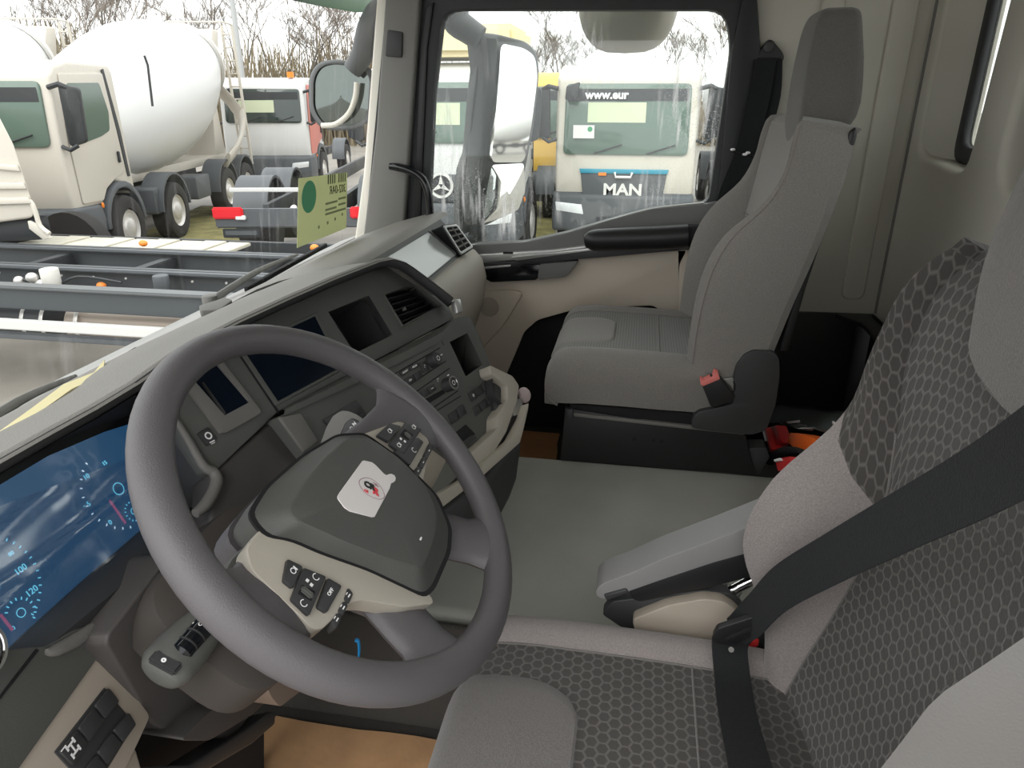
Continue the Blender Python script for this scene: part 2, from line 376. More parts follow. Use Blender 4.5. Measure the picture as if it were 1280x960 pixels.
# windscreen and passenger-side pillar
rows = []
for k in range(7):
    t = k/6; rows.append([(-1.1+2.15*i/16, .815+.04*i/16*1.9+.03*(1-((i-8)/8)**2)-.10*t*t-.03*t, .655+t*.84) for i in range(17)])
wnd = struct(MB().grid(rows), 'window_1', wind)
pl = struct(MB().slab([(1,0.7365,1.465),(1,0.6396,1.462),(1,0.6636,1.265),(1,0.7459,0.653),(1,0.8874,0.6121),(1,0.8102,0.9821)], (.05, .0, 0), .008, 3), 'trim_1', trimg)
MB().slab([(0.992,0.7531,1.251),(0.992,0.7077,1.244),(0.992,0.7142,1.177),(0.992,0.7652,1.181)], (.02, 0, 0), .004).build('pillar_cap', dash_dark, pl)
struct(MB().slab([(1.06,0.7819,1.457),(1.06,0.7388,1.456),(1.06,0.8893,0.595),(1.06,0.9404,0.5932),(1.06,0.8829,0.8458)], (.03, .01, 0), .006), 'trim_2', mat('cab_cream', (.8, .77, .68), .4))
# slim rubber edge of the windscreen opening along the pillar
struct(MB().slab([(1.03,0.7431,1.451),(1.03,0.7266,1.45),(1.03,0.8715,0.6068),(1.03,0.8943,0.6007)], (.03, .0, 0), .004), 'trim_3', frame_dark)

# ---------------------------------------------------------------- passenger door
dr = thing('door_1', kind='structure', label=None, cat=None, loc=(1.02, .2, .1))
win_pts = [(1.03,0.5966,1.303),(1.03,-0.196,1.289),(1.03,-0.2191,1.195),(1.03,-0.2013,0.777),(1.03,-0.0368,0.7542),(1.03,0.0887,0.7173),(1.03,0.2181,0.6742),(1.03,0.3545,0.6398),(1.03,0.5372,0.626),(1.03,0.6754,0.6395),(1.03,0.6352,1.073)]
win_poly = rnd(win_pts, [.05, .05, .03, .03, .02, .03, .03, .03, .02, .02, .02], 4)
outer = [(1.03,0.692,1.354),(1.03,-0.2675,1.333),(1.03,-0.2953,1.194),(1.03,-0.2768,0.7602),(1.03,-0.2646,0.5968),(1.03,0.6071,0.5236),(1.03,0.7681,0.5839),(1.03,0.7178,1.073)]
MB().slab(rnd(outer, .03), (.05, 0, 0), .006, holes=[win_poly]).build('window_frame', frame_dark, dr)
outer2 = [(1.015,-0.235,1.332),(1.015,-0.2677,1.332),(1.015,-0.2954,1.193),(1.015,-0.2875,0.3719),(1.015,-0.2266,0.3685),(1.015,-0.2197,1.194)]
MB().slab(outer2, (.05, 0, 0), .006).build('door_seal', frame_dark, dr)
MB().slab([(1.02,0.668,1.203),(1.02,0.6436,1.307),(1.02,0.6192,1.323),(1.02,0.6437,1.203),(1.02,0.6965,0.6407),(1.02,0.7181,0.64)], (.02, 0, 0), .004).build('inner_bead', black, dr)
o = MB().slab([(1.042,-0.2131,0.7616),(1.042,-0.2178,1.255),(1.042,-0.2263,1.255),(1.042,-0.2275,0.7573)], (.01, 0, 0), .003).build('frame_screw_strip', doorg, dr)
gp = struct(MB().slab(off(inset(win_poly, -.03), (.02, 0, 0)), (.004, 0, 0)), 'window_2', pane)
# belt panel under the pane, darker grey
belt = [(1,0.549,0.6032),(1,0.5168,0.6349),(1,0.3498,0.648),(1,0.2152,0.682),(1,0.0876,0.7244),(1,-0.0361,0.7608),(1,-0.1943,0.7785),(1,-0.2407,0.7911),(1,-0.2418,0.6746),(1,-0.2216,0.6453),(1,0.1483,0.6076),(1,0.4919,0.5744)]
MB().slab(rnd(belt, .012), (.05, 0, 0), .008, 3).build('belt_panel', doorg, dr)
# satin strip along the sill
MB().slab([(0.985,0.509,0.5975),(0.985,0.488,0.6084),(0.985,0.2594,0.6315),(0.985,0.1488,0.6501),(0.985,0.1356,0.626),(0.985,0.2589,0.6066),(0.985,0.3853,0.5919),(0.985,0.4964,0.5774)], (.03, 0, 0), .004, 3).build('switch_strip', silver, dr)
MB().slab([(0.983,0.413,0.6191),(0.983,0.3824,0.6202),(0.983,0.3824,0.6139),(0.983,0.413,0.6128)], (.004, 0, 0), .0).build('switch_slot', black, dr)
MB().tube([(1.012,0.5249,0.6311),(1.012,0.3517,0.6457),(1.012,0.2164,0.6786),(1.012,0.0881,0.7213),(1.012,-0.0364,0.7579),(1.012,-0.186,0.779)], .0035, 8, sub=4).build('sill_bead', silver, dr)
# beige card with the arch cut over the footwell
card = [(1,0.5701,0.6024),(1,0.4917,0.5847),(1,0.2606,0.5984),(1,0.1607,0.6071),(1,-0.1516,0.6428),(1,-0.1318,0.5982),(1,-0.1427,0.416),(1,-0.1173,0.4251),(1,-0.0626,0.464),(1,0.0788,0.4518),(1,0.1926,0.4356),(1,0.3034,0.3978),(1,0.3479,0.3544),(1,0.3744,0.2832),(1,0.4099,0.1951),(1,0.4298,0.1052),(1,0.5427,0.0968),(1,0.5646,0.3283)]
MB().slab(rnd(card, .015), (.035, 0, 0), .007, 3).build('door_card', doorm, dr)
MB().slab([(1.03,0.6058,0.5635),(1.03,-0.1722,0.6426),(1.03,-0.1836,0.3612),(1.03,-0.2015,-0.0382),(1.03,0.5397,-0.1042)], (.02, 0, 0)).build('inner_panel', matte_black, dr)
MB().slab(rnd([(0.99,0.5391,0.4829),(0.99,0.3862,0.4978),(0.99,0.3472,0.489),(0.99,0.4074,0.3844),(0.99,0.4948,0.2793),(0.99,0.535,0.3192)], .03), (.014, 0, 0), .006, 3).build('speaker_panel', doorm, dr)
c = V([(0.988,0.4624,0.4363)][0]); MB().cyl(c+V((.0, 0, 0)), c+V((.012, 0, 0)), .033, 28, .003).build('speaker_cover', mat('speaker_beige', (.42, .365, .30), .8, bump=.6, scale=500), dr)
# pull cup and black switch pod
MB().slab(rnd([(0.985,0.5068,0.5796),(0.985,0.3344,0.5963),(0.985,0.2589,0.6066),(0.985,0.2039,0.6012),(0.985,0.2324,0.547),(0.985,0.4581,0.5194),(0.985,0.484,0.5366)], .02), (.03, 0, 0), .005, 3).build('pull_cup', black, dr)
MB().slab(rnd([(0.975,0.4918,0.5644),(0.975,0.3835,0.5789),(0.975,0.2924,0.5874),(0.975,0.3017,0.5362),(0.975,0.456,0.5219)], .012), (.03, 0, 0), .004, 3).build('switch_pod', gloss_black, dr)
MB().slab([(0.972,0.4858,0.5704),(0.972,0.3881,0.5819),(0.972,0.3881,0.5755),(0.972,0.486,0.5627)], (.006, 0, 0), .001).build('pod_chrome_line', silver, dr)
MB().slab(rnd([(0.972,0.297,0.5879),(0.972,0.173,0.6026),(0.972,0.211,0.5509),(0.972,0.3013,0.537)], .012), (.03, 0, 0), .006, 3).build('cup_lining', doorg, dr)
pts = [(0.962,0.3812,0.6044),(0.962,0.2318,0.6272),(0.962,0.1226,0.6432),(0.962,-0.1128,0.6656),(0.962,-0.126,0.647),(0.962,0.0853,0.6202),(0.962,0.2312,0.6025),(0.962,0.3559,0.5903)]
MB().slab(rnd(pts, .012), (.035, 0, 0), .006, 3).build('handle_bar', dash_dark, dr)
pts = [(0.958,0.3856,0.6076),(0.958,0.2315,0.6305),(0.958,0.1346,0.646),(0.958,0.1294,0.6389),(0.958,0.2312,0.6219),(0.958,0.3679,0.5982)]
MB().slab(rnd(pts, .004), (.02, 0, 0), .003, 2).build('handle_inlay', silver, dr)
# padded arm roll
mb = MB().tube([(0.94,0.1557,0.668),(0.94,0.1415,0.6709),(0.94,0.1154,0.6741),(0.94,0.0167,0.6808),(0.94,-0.0757,0.6873),(0.94,-0.1438,0.6941)], [(.016, .018), (.026, .03), (.031, .034), (.033, .036), (.034, .037), (.034, .037)], 18, sub=4)
mb.build('arm_pad', black, dr)
mb = MB().tube([(0.945,-0.1396,0.6931),(0.945,-0.1487,0.6934),(0.945,-0.2118,0.6977),(0.945,-0.2455,0.6987)], [(.03, .033), (.033, .035), (.031, .034), (.026, .03)], 18, sub=3); mb.build('arm_pad_sleeve', matte_black, dr)
MB().slab([(1,-0.1186,0.6417),(1,-0.1647,0.653),(1,-0.1811,0.3707),(1,-0.1427,0.416)], (.03, 0, 0), .004).build('card_edge', doorm, dr)
prop(dr, kind='structure')
# grab handle on the pillar
hnd = MB().tube([(0.965,0.762,0.8731),(0.965,0.7366,0.8711),(0.965,0.699,0.8623),(0.965,0.6645,0.8417),(0.965,0.646,0.8041),(0.965,0.641,0.7464),(0.965,0.6443,0.6725)], [.010, .0125, .0125, .0125, .0125, .0125, .0125], 12, sub=5)
prop(hnd.build('grab_handle', gloss_black), 'black curved grab handle fixed to the grey windscreen pillar', 'handle')

struct(MB().slab([(-1.05, .80, .0), (1.05, .80, .0), (1.05, .80, .63), (-1.05, .80, .63)], (0, .04, 0), .004), 'wall_front_light_stop', matte_black)  # bulkhead inside the dash, added to stop light leaking through
# ================================================================ dashboard
db = thing('dashboard', 'dark grey wraparound truck dashboard with displays, vents and switches', 'dashboard', (0, .6, .2))
lipL = [(-0.8409,0.575,0.7532),(-0.7963,0.575,0.7536),(-0.7022,0.575,0.7532),(-0.6438,0.575,0.7533),(-0.5754,0.575,0.7526),(-0.5079,0.575,0.7543)]
lipR = [(-0.4353,0.5627,0.769),(-0.3277,0.5409,0.779),(-0.2256,0.5176,0.785),(-0.1139,0.4913,0.7904),(0.0131,0.4593,0.7939),(0.0509,0.4468,0.7908),(0.0755,0.4322,0.7801),(0.0876,0.4194,0.7672),(0.1104,0.3894,0.7349),(0.1353,0.3553,0.6978)]
lip = lipL + lipR
lip = [V(p) for p in lip]
base = [V((p.x+.02*(i > 8)*(i-8), .83+.02*p.x+.03, .652)) for i, p in enumerate(lip)]
rows = [base]
for t in (.25, .5, .75, .93): rows.append([lerp(b, l, t)+V((0, 0, .022*math.sin(math.pi*t))) for b, l in zip(base, lip)])
rows.append([l+V((0, .006, .004)) for l in lip]); rows.append([l+V((0, -.004, 0)) for l in lip])
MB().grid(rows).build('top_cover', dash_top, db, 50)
# rolled lip of the hood
MB().tube([l+V((0, .006, -.006)) for l in lip], (.007, .010), 10).build('hood_lip', dash_dark, db)
# underside of the hood, running back to the instruments
ctop = [(-0.7563,0.6385,0.682),(-0.7169,0.6427,0.6909),(-0.6456,0.6462,0.6985),(-0.5782,0.6471,0.7004),(-0.4956,0.6425,0.6907),(-0.4399,0.6383,0.6816)]
rows = [[l+V((0, .0, -.012)) for l in lip[:6]], [lerp(l, c, .4)+V((0, 0, .006)) for l, c in zip(lip, ctop)], ctop]
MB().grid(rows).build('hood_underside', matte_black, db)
# dark return between lip and fascia
rows = [[l+V((0, .0, -.010)) for l in lip[6:]], [(-0.3946,0.5832,0.741),(-0.2905,0.5656,0.7555),(-0.1855,0.5405,0.7601),(-0.0685,0.5131,0.766),(0.0632,0.4793,0.7687),(0.0966,0.4674,0.7649),(0.1197,0.4531,0.7539),(0.1326,0.4383,0.7387),(0.1531,0.4095,0.7072),(0.172,0.3758,0.6684)]]
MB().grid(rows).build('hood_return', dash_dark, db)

# ---- upper fascia, with openings for the bin and the vent
binp = [(-0.1131,0.5061,0.7332),(-0.0022,0.4766,0.7341),(-0.0176,0.4309,0.6664),(-0.1251,0.4606,0.6671)]
ventp = [(0.0333,0.4611,0.7261),(0.1056,0.4407,0.7251),(0.1323,0.4293,0.7195),(0.1589,0.389,0.6746),(0.0213,0.4245,0.672)]
fas = [(-0.4522,0.5978,0.7327),(-0.389,0.5868,0.7411),(-0.2842,0.5692,0.7558),(-0.1784,0.544,0.7606),(-0.0604,0.5164,0.7667),(0.0724,0.4825,0.7696),(0.1061,0.4706,0.7658),(0.1294,0.4562,0.7548),(0.163,0.4124,0.7078),(0.1833,0.3755,0.6653),(0.1729,0.3632,0.6448),(-0.3321,0.5001,0.6445),(-0.473,0.52,0.6196),(-0.4793,0.5272,0.627),(-0.4701,0.5627,0.6786)]
f1 = MB().slab(fas, -FN*.02, .002, 2, holes=[binp, ventp]).build('fascia_panel', dash, db)
def pocket(poly, d, name, m, par, lip_m=None):
    a = [V(p) for p in poly]; b = [p+V(d) for p in a]
    mb = MB(); mb.grid([a, [p*.97+q*.03 for p, q in zip(a, b)], b], cu=True); mb.bm.faces.new([mb.bm.verts.new(p) for p in b])
    return mb.build(name, m, par, fix=False)
pk = pocket(binp, -FN*.10, 'storage_bin', dash_dark, db)
ce = V([(0.0818,0.5136,0.6461)][0])
MB().box(ce, (.055, .04, .004), .002, M=frame(ce, FH, FU).to_3x3()).build('bin_floor_pad', dash, pk)
pk = pocket(ventp, -FN*.05, 'vent_housing', matte_black, db)
fr = MB(); o2 = inset(ventp, -.06); fr.slab(off(o2, FN*.003), -FN*.006, .0015, holes=[off(inset(ventp, .02), FN*.003)]); fr.build('vent_frame', dash, pk)
L0, L1 = V(ventp[0]), V(ventp[4]); R0, R1 = V(ventp[2]), V(ventp[3])
top0, top1 = V(ventp[0]), V(ventp[2])
for k in range(5):
    t = (k+.6)/5.2
    a = lerp(L0, L1, t); b = lerp(V(ventp[2]), V(ventp[3]), min(1, t*1.15)) if t > .05 else V(ventp[1])
    b = lerp(V(ventp[1]), V(ventp[3]), min(1, .12+t)); dd = (b-a)
    MB().slab([a-FN*.006, b-FN*.006, b-FN*.022-FU*.006, a-FN*.022-FU*.006], FU*.0022, .0006).build('vent_slat', black, pk)
for t in (.25, .5, .75):
    a = lerp(ventp[0], ventp[2], t); b = lerp(ventp[4], ventp[3], t)
    MB().slab([a-FN*.024, b-FN*.024, b-FN*.036, a-FN*.036], FH*.002).build('vent_fin', black, pk)
ce = V([(0.0661,0.4291,0.6948)][0]); MB().cyl(ce-FN*.01, ce-FN*.004, .0035, 10).build('vent_tab', dash_hi, pk)
# panel seam and main display
MB().slab([(-0.3176,0.5581,0.7295),(-0.3139,0.557,0.7295),(-0.3274,0.4976,0.6438),(-0.332,0.4984,0.6433)], -FN*.003).build('fascia_seam', matte_black, db)
disp = [(-0.3062,0.5532,0.7295),(-0.1471,0.5146,0.7357),(-0.175,0.4658,0.6592),(-0.318,0.5031,0.6572)]
d = MB().slab(inset(disp, -.12), -FN*.006, .002, holes=[disp]).build('display_bezel', dash, db)
s1 = MB().slab(off(disp, -FN*.0008), -FN*.001).build('main_display', mat('screen_black', (.004, .008, .016), .12, spec=.12), db)
# small upright display with raised frame
so_ = [(-0.4218,0.5774,0.7267),(-0.3522,0.5631,0.7329),(-0.3571,0.5088,0.6574),(-0.3667,0.5099,0.6554),(-0.4236,0.5244,0.654),(-0.4292,0.5276,0.6564)]
si_ = [(-0.4083,0.5726,0.7251),(-0.3616,0.563,0.7292),(-0.3611,0.5214,0.6729),(-0.4076,0.5332,0.6719)]
d = MB().slab(rnd(so_, .004), -FN*.012, .003, 3, holes=[si_]).build('small_display_frame', dash_hi, db)
MB().slab(off(si_, -FN*.0045), -FN*.001).build('small_display', MATS['screen_black'], db)
MB().slab(off([(-0.3997,0.5648,0.7143),(-0.396,0.5636,0.714),(-0.4013,0.5345,0.6725),(-0.4066,0.5351,0.6713)], V()), -FN*.008, .0008).build('display_side_rail', black, db)
# hazard-row button beside it
bt = [(-0.4539,0.5455,0.6663),(-0.4354,0.5413,0.6674),(-0.4363,0.5298,0.6515),(-0.4553,0.5336,0.6496)]
b1 = MB().slab(bt, -FN*.006, .0015).build('camera_button', dash_dark, db)
def disc_mark(c, n, u, r, m, par, w=.0012, name='symbol', frac=1., a0=0.):
    """thin printed ring or arc"""
    c, n, u = V(c), V(n).normalized(), V(u).normalized(); x = u.cross(n); k = 18
    pts = [(a0+2*math.pi*frac*i/k) for i in range(k+1)]
    mb = MB(); mb.grid([[c+n*.0004+(x*math.cos(a)+u*math.sin(a))*(r-w/2) for a in pts], [c+n*.0004+(x*math.cos(a)+u*math.sin(a))*(r+w/2) for a in pts]])
    return mb.build(name, m, par, fix=False)
def bar_mark(c, n, u, ln, m, par, w=.0012, name='symbol'):
    c, n, u = V(c), V(n).normalized(), V(u).normalized(); x = u.cross(n)
    mb = MB(); mb.slab([c+x*w/2+u*ln/2, c-x*w/2+u*ln/2, c-x*w/2-u*ln/2, c+x*w/2-u*ln/2], n*.0004); return mb.build(name, m, par)
ce = V([(-0.4445,0.5372,0.6586)][0])
disc_mark(ce, FN, FU, .0042, white, b1, .0022); bar_mark(ce-FU*.009, FN, FH, .008, white, b1, .0015); bar_mark(ce-FU*.0115, FN, FH, .006, white, b1, .001)
# ridge between upper fascia and radio panel
rA = [(-0.3321,0.5001,0.6445),(-0.2399,0.4747,0.6439),(-0.1407,0.4473,0.6433),(-0.0261,0.415,0.6417),(0.0971,0.3815,0.6416),(0.1631,0.3642,0.6425)]
rB = [(-0.356,0.4798,0.6505),(-0.2706,0.4542,0.646),(-0.1755,0.4257,0.641),(-0.065,0.3935,0.6368),(0.0454,0.3625,0.6349),(0.1398,0.3478,0.6554)]
rows = [rA, off(rA, -FN*-.012), [lerp(p, q, .5)+LN*.014+V((0, 0, .004)) for p, q in zip(rA, rB)], off(rB, LN*.004), rB, off(rB, -LN*.03)]
MB().grid(rows).build('ridge', dash, db, 60)
# ---- lower fascia: radio panel
cub = [(0.0777,0.3489,0.6257),(0.1449,0.3297,0.6239),(0.137,0.2977,0.5597),(0.0683,0.3161,0.5591)]
low = [(-0.3576,0.4812,0.6523),(-0.2706,0.4542,0.646),(-0.1755,0.4257,0.641),(-0.065,0.3935,0.6368),(0.0454,0.3625,0.6349),(0.1411,0.3481,0.6567),(0.1741,0.3361,0.651),(0.1823,0.3265,0.637),(0.1629,0.2878,0.5544),(0.1027,0.263,0.4767),(0.0773,0.2581,0.4546),(0.0091,0.2763,0.4539),(-0.0531,0.2961,0.4594),(-0.3045,0.3719,0.4737),(-0.36,0.4305,0.5556)]
l1 = MB().slab(rnd(low, .006, 3), -LN*.06, .004, 3, holes=[cub]).build('radio_panel', dash, db)
pocket(cub, -LN*.05, 'phone_cubby', black, db)
MB().slab([(-0.3662,0.4828,0.6524),(-0.3282,0.4674,0.6427),(-0.3288,0.4447,0.5997),(-0.3613,0.4522,0.5972),(-0.3629,0.4576,0.6065)], FN*.006, .003, 3).build('corner_bracket', dash_hi, db)
MB().slab([(0.0569,0.3628,0.6424),(0.0595,0.362,0.6423),(0.0573,0.354,0.6261),(0.055,0.3546,0.6259)], -LN*.002).build('panel_joint', dash_dark, db)
P5 = None
def key(poly, name, m, h=.0025, par=None):
    return MB().slab(poly, LN*h, .0009, 2).build(name, m, par or db)
rk = [[(-0.0955,0.3952,0.6244),(-0.0699,0.3882,0.6243),(-0.07,0.3844,0.6172),(-0.0956,0.3915,0.6174)], [(-0.067,0.3875,0.6244),(-0.0396,0.3798,0.6241),(-0.04,0.3759,0.6164),(-0.0673,0.3836,0.6171)], [(-0.0949,0.388,0.6112),(-0.0699,0.3812,0.6111),(-0.0705,0.375,0.5991),(-0.0954,0.3817,0.5991)], [(-0.0668,0.3802,0.6108),(-0.0435,0.3737,0.6105),(-0.0476,0.3685,0.5987),(-0.0678,0.3742,0.5989)],
      [(-0.0349,0.3774,0.6219),(-0.0178,0.3716,0.6196),(-0.0204,0.363,0.6022),(-0.0398,0.3695,0.6044)], [(-0.0732,0.3662,0.5811),(-0.0552,0.361,0.5806),(-0.056,0.355,0.569),(-0.0759,0.3609,0.5698)], [(-0.0529,0.3605,0.5808),(-0.0296,0.3542,0.5808),(-0.0314,0.3484,0.5691),(-0.0532,0.3544,0.5693)], [(-0.0915,0.3716,0.5819),(-0.0754,0.3669,0.5814),(-0.0774,0.3613,0.5698),(-0.089,0.3652,0.5712)]]
ks = [key(p, 'radio_button', dash_dark) for p in rk]
for i, s in ((0, 'AUDIO'), (1, 'MEDIA'), (2, 'ON')):
    ce = sum((V(p) for p in rk[i]), V())/4; text('button_lettering', s, .0052, frame(ce+LN*.0029, FH, LU), white, ks[i])
ce = sum((V(p) for p in rk[4]), V())/4; disc_mark(ce+LN*.0025, LN, LU, .0025, white, ks[4], .0008, frac=.7)
ce = sum((V(p) for p in rk[6]), V())/4; bar_mark(ce+LN*.0025, LN, FH, .007, white, ks[6], .0008)
def knob(ce, r, h, name, ring=None):
    ce = V(ce); k = MB().lathe([(r*1.02, 0), (r, .001), (r*.95, h-.002), (r*.82, h), (0, h)], ce, LN, 26).build(name, dash_dark, db)
    if ring: MB().lathe([(r*.78, h), (r*.98, h), (r*.98, h+.0012), (r*.78, h+.0012)], ce, LN, 26, cap=False).build('chrome_ring', chrome, k)
    disc_mark(ce+LN*(h+.0002), LN, LU, r*.3, white, k, .0012)
    return k
knob([(-0.0014,0.3642,0.6142)][0], .0135, .017, 'radio_knob'); knob([(0.001,0.3378,0.5656)][0], .0135, .018, 'climate_knob', True)
for ln_ in ([(-0.1163,0.4016,0.6269),(0.0407,0.3589,0.6267),(0.0406,0.358,0.625),(-0.1161,0.4007,0.6253)], [(-0.1078,0.3851,0.6001),(0.0367,0.3469,0.6021),(0.0366,0.346,0.6004),(-0.1076,0.3841,0.5984)], [(-0.0926,0.373,0.5851),(0.0358,0.3397,0.5882),(0.0357,0.3388,0.5865),(-0.0925,0.372,0.5834)], [(-0.0743,0.3484,0.5483),(0.024,0.3214,0.5476),(0.0238,0.3205,0.5458),(-0.0741,0.3475,0.5465)], [(-0.0713,0.344,0.5414),(0.023,0.3161,0.5371),(0.0228,0.3152,0.5354),(-0.0712,0.343,0.5396)]):
    MB().slab(ln_, -LN*.002).build('panel_groove', matte_black, db)
MB().slab([(-0.08,0.3598,0.5678),(-0.0143,0.3396,0.5634),(-0.0126,0.3354,0.5563),(-0.077,0.3534,0.5573)], -LN*.004, .001).build('card_slot', matte_black, db)
ce = V([(-0.0127,0.3491,0.5811)][0]); disc_mark(ce, LN, LU, .003, white, db, .0008, frac=.7)
ce = V([(0.0203,0.3389,0.5787)][0]); bar_mark(ce, LN, FH, .007, white, db, .002)
ce = V([(0.0337,0.3542,0.6143)][0]); bar_mark(ce, LN, FH, .006, white, db, .002)
for i, p in enumerate(([(0.046,0.308,0.5326),(0.0688,0.3012,0.5314),(0.0657,0.2941,0.5164),(0.042,0.3008,0.517)], [(0.0715,0.3006,0.5317),(0.0937,0.2945,0.5316),(0.09,0.2872,0.5159),(0.0681,0.2934,0.5164)], [(0.0978,0.2936,0.5319),(0.1224,0.2883,0.5344),(0.1157,0.2802,0.5158),(0.0933,0.2864,0.5159)],
          [(0.0364,0.2973,0.5075),(0.0586,0.2909,0.5067),(0.055,0.2837,0.4913),(0.0327,0.2896,0.4911)], [(0.061,0.2902,0.5067),(0.0855,0.2833,0.5062),(0.0819,0.276,0.4906),(0.0574,0.283,0.4913)], [(0.0888,0.2824,0.5063),(0.1135,0.2758,0.5064),(0.1084,0.2686,0.4903),(0.0849,0.275,0.4903)],
          [(-0.0399,0.3261,0.5228),(-0.0162,0.3196,0.5226),(-0.019,0.3113,0.5055),(-0.0424,0.318,0.5062)], [(-0.0118,0.3184,0.5226),(0.0137,0.3118,0.5232),(0.0112,0.3034,0.506),(-0.0151,0.3105,0.506)])):
    k = key(p, 'rocker_switch', dash_dark, .003)
    if i == 0: c2 = sum((V(q) for q in p), V())/4; disc_mark(c2+LN*.003, LN, LU, .0022, white, k, .0018)
MB().slab([(-0.0565,0.3131,0.492),(-0.0069,0.2994,0.4915),(0.0042,0.2834,0.4669),(-0.0434,0.297,0.4684)], -LN*.004, .001).build('lower_slot', matte_black, db)
MB().slab([(-0.0504,0.2981,0.4733),(-0.0114,0.2871,0.4725),(0.0007,0.2788,0.4632),(-0.0457,0.2909,0.4622)], -LN*.01, .002).build('slot_flap', dash_dark, db)
# sockets partly hidden by the wheel rim, near the selector stalk
for p in ([(-0.298,0.4475,0.6216),(-0.2195,0.4265,0.6221),(-0.2165,0.4127,0.5977),(-0.2911,0.4326,0.5971)],):
    k = MB().slab(p, LN*.003, .001).build('blank_plate', dash_dark, db)
MB().slab([(-0.2349,0.4177,0.6043),(-0.2224,0.4143,0.6042),(-0.2219,0.41,0.5964),(-0.2345,0.4135,0.5966)], LN*.003, .001).build('socket_cover', black, db)

# ---- lower left dash face beneath the small display, with the binnacle cheek
lp = [(-0.4729,0.5247,0.6191),(-0.3305,0.5005,0.6386),(-0.3369,0.4627,0.585),(-0.324,0.4231,0.5361),(-0.489,0.4547,0.5182),(-0.5187,0.5044,0.5746)]
MB().slab(lp, -FN*.05, .006, 3).build('lower_panel', dash_knee, db)
MB().slab([(-0.462,0.5926,0.7456),(-0.462,0.5836,0.7135),(-0.462,0.5368,0.6143),(-0.462,0.526,0.6106),(-0.462,0.5451,0.5674),(-0.462,0.5791,0.5487),(-0.462,0.6457,0.5414)], (.03, 0, 0), .004, 3).build('binnacle_cheek', dash_dark, db)
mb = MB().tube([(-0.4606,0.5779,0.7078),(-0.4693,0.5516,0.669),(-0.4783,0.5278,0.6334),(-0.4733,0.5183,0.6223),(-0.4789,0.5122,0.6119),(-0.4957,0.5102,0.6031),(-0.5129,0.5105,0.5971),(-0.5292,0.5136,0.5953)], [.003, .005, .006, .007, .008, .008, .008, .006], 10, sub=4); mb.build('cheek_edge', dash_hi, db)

# ---- instrument cluster
cl = [(-0.7565,0.6389,0.6804),(-0.7162,0.6435,0.6904),(-0.6428,0.6483,0.7006),(-0.5762,0.6486,0.7013),(-0.4932,0.6441,0.6917),(-0.4374,0.6399,0.6827),(-0.3983,0.6316,0.6648),(-0.4528,0.5972,0.5912),(-0.497,0.5844,0.5638),(-0.5332,0.5857,0.5664),(-0.728,0.5843,0.5634),(-0.8082,0.5832,0.5611),(-0.8137,0.6171,0.6338)]
cb = MB().slab(cl, -CN*.02, .003).build('instrument_cluster', black, db)
m = bpy.data.materials.new('cluster_screen'); m.use_nodes = True; n = m.node_tree; b = n.nodes['Principled BSDF']
b.inputs['Base Color'].default_value = (.008, .022, .045, 1); b.inputs['Roughness'].default_value = .25; b.inputs['Coat Weight'].default_value = .6; b.inputs['Coat Roughness'].default_value = .12
t = n.nodes.new('ShaderNodeTexCoord'); x = n.nodes.new('ShaderNodeTexNoise'); x.inputs['Scale'].default_value = 9; x.inputs['Detail'].default_value = 2; x.inputs['Distortion'].default_value = 1.2
p = n.nodes.new('ShaderNodeBump'); p.inputs['Strength'].default_value = .6; p.inputs['Distance'].default_value = .01
n.links.new(t.outputs['Object'], x.inputs[0]); n.links.new(x.outputs[0], p.inputs['Height']); n.links.new(p.outputs[0], b.inputs['Coat Normal'])
b.inputs['Emission Color'].default_value = (.014, .05, .105, 1); b.inputs['Emission Strength'].default_value = .6
sp = [(-0.7274,0.6358,0.6787),(-0.6516,0.6423,0.6926),(-0.5861,0.6424,0.6926),(-0.5033,0.6382,0.6836),(-0.4544,0.6339,0.6746),(-0.4533,0.6169,0.638),(-0.4827,0.5946,0.5903),(-0.5041,0.5843,0.5683),(-0.5336,0.5848,0.5692),(-0.7284,0.5832,0.5659),(-0.7826,0.5826,0.5645)]
sc_ = MB().slab(sp, -CN*.004, .0).build('cluster_screen', m, cb)
glow = emit('screen_cyan', (.12, .45, .62), .75); glow_r = emit('screen_pink', (.30, .09, .18), .5); glow_w = emit('screen_white', (.5, .62, .72), .7)
CX = V((1, 0, 0))
def cp(px): return V(px[0])
for s_, px, sz in (('100', [(-0.6883,0.6059,0.6169)], .0095), ('120', [(-0.6926,0.5954,0.5944)], .0095), ('5', [(-0.5796,0.6116,0.629)], .0085), ('10', [(-0.5614,0.6232,0.6539)], .0085), ('15', [(-0.5293,0.6237,0.655)], .007), ('0', [(-0.5701,0.5977,0.5993)], .0085), ('-', [(-0.5859,0.6123,0.6306)], .008), ('80', [(-0.6863,0.614,0.6342)], .006), ('0', [(-0.7289,0.5881,0.5787)], .006)):
    text('scale_number', s_, sz, frame(cp(px), CX, CU), glow, cb)
def ticks(c, r, a0, a1, k, m, ln=.004):
    c = V(c); mb = MB()
    for i in range(k):
        a = a0+(a1-a0)*i/(k-1); d_ = CX*math.cos(a)+CU*math.sin(a); t_ = CX*-math.sin(a)+CU*math.cos(a); q = c+d_*r
        mb.slab([q+t_*.0006, q-t_*.0006, q-t_*.0006+d_*ln, q+t_*.0006+d_*ln], CN*.0003)
    return mb.build('scale_ticks', m, cb)
g1 = cp([(-0.534,0.6089,0.6233)]); ticks(g1, .048, R(110), R(250), 12, glow_w, .003); disc_mark(g1, CN, CU, .0075, glow, cb, .0012, 'gauge_hub')
g2 = cp([(-0.7241,0.6078,0.621)]); ticks(g2, .05, R(-70), R(60), 16, glow, .003); disc_mark(g2, CN, CU, .010, glow, cb, .0012, 'gauge_hub')
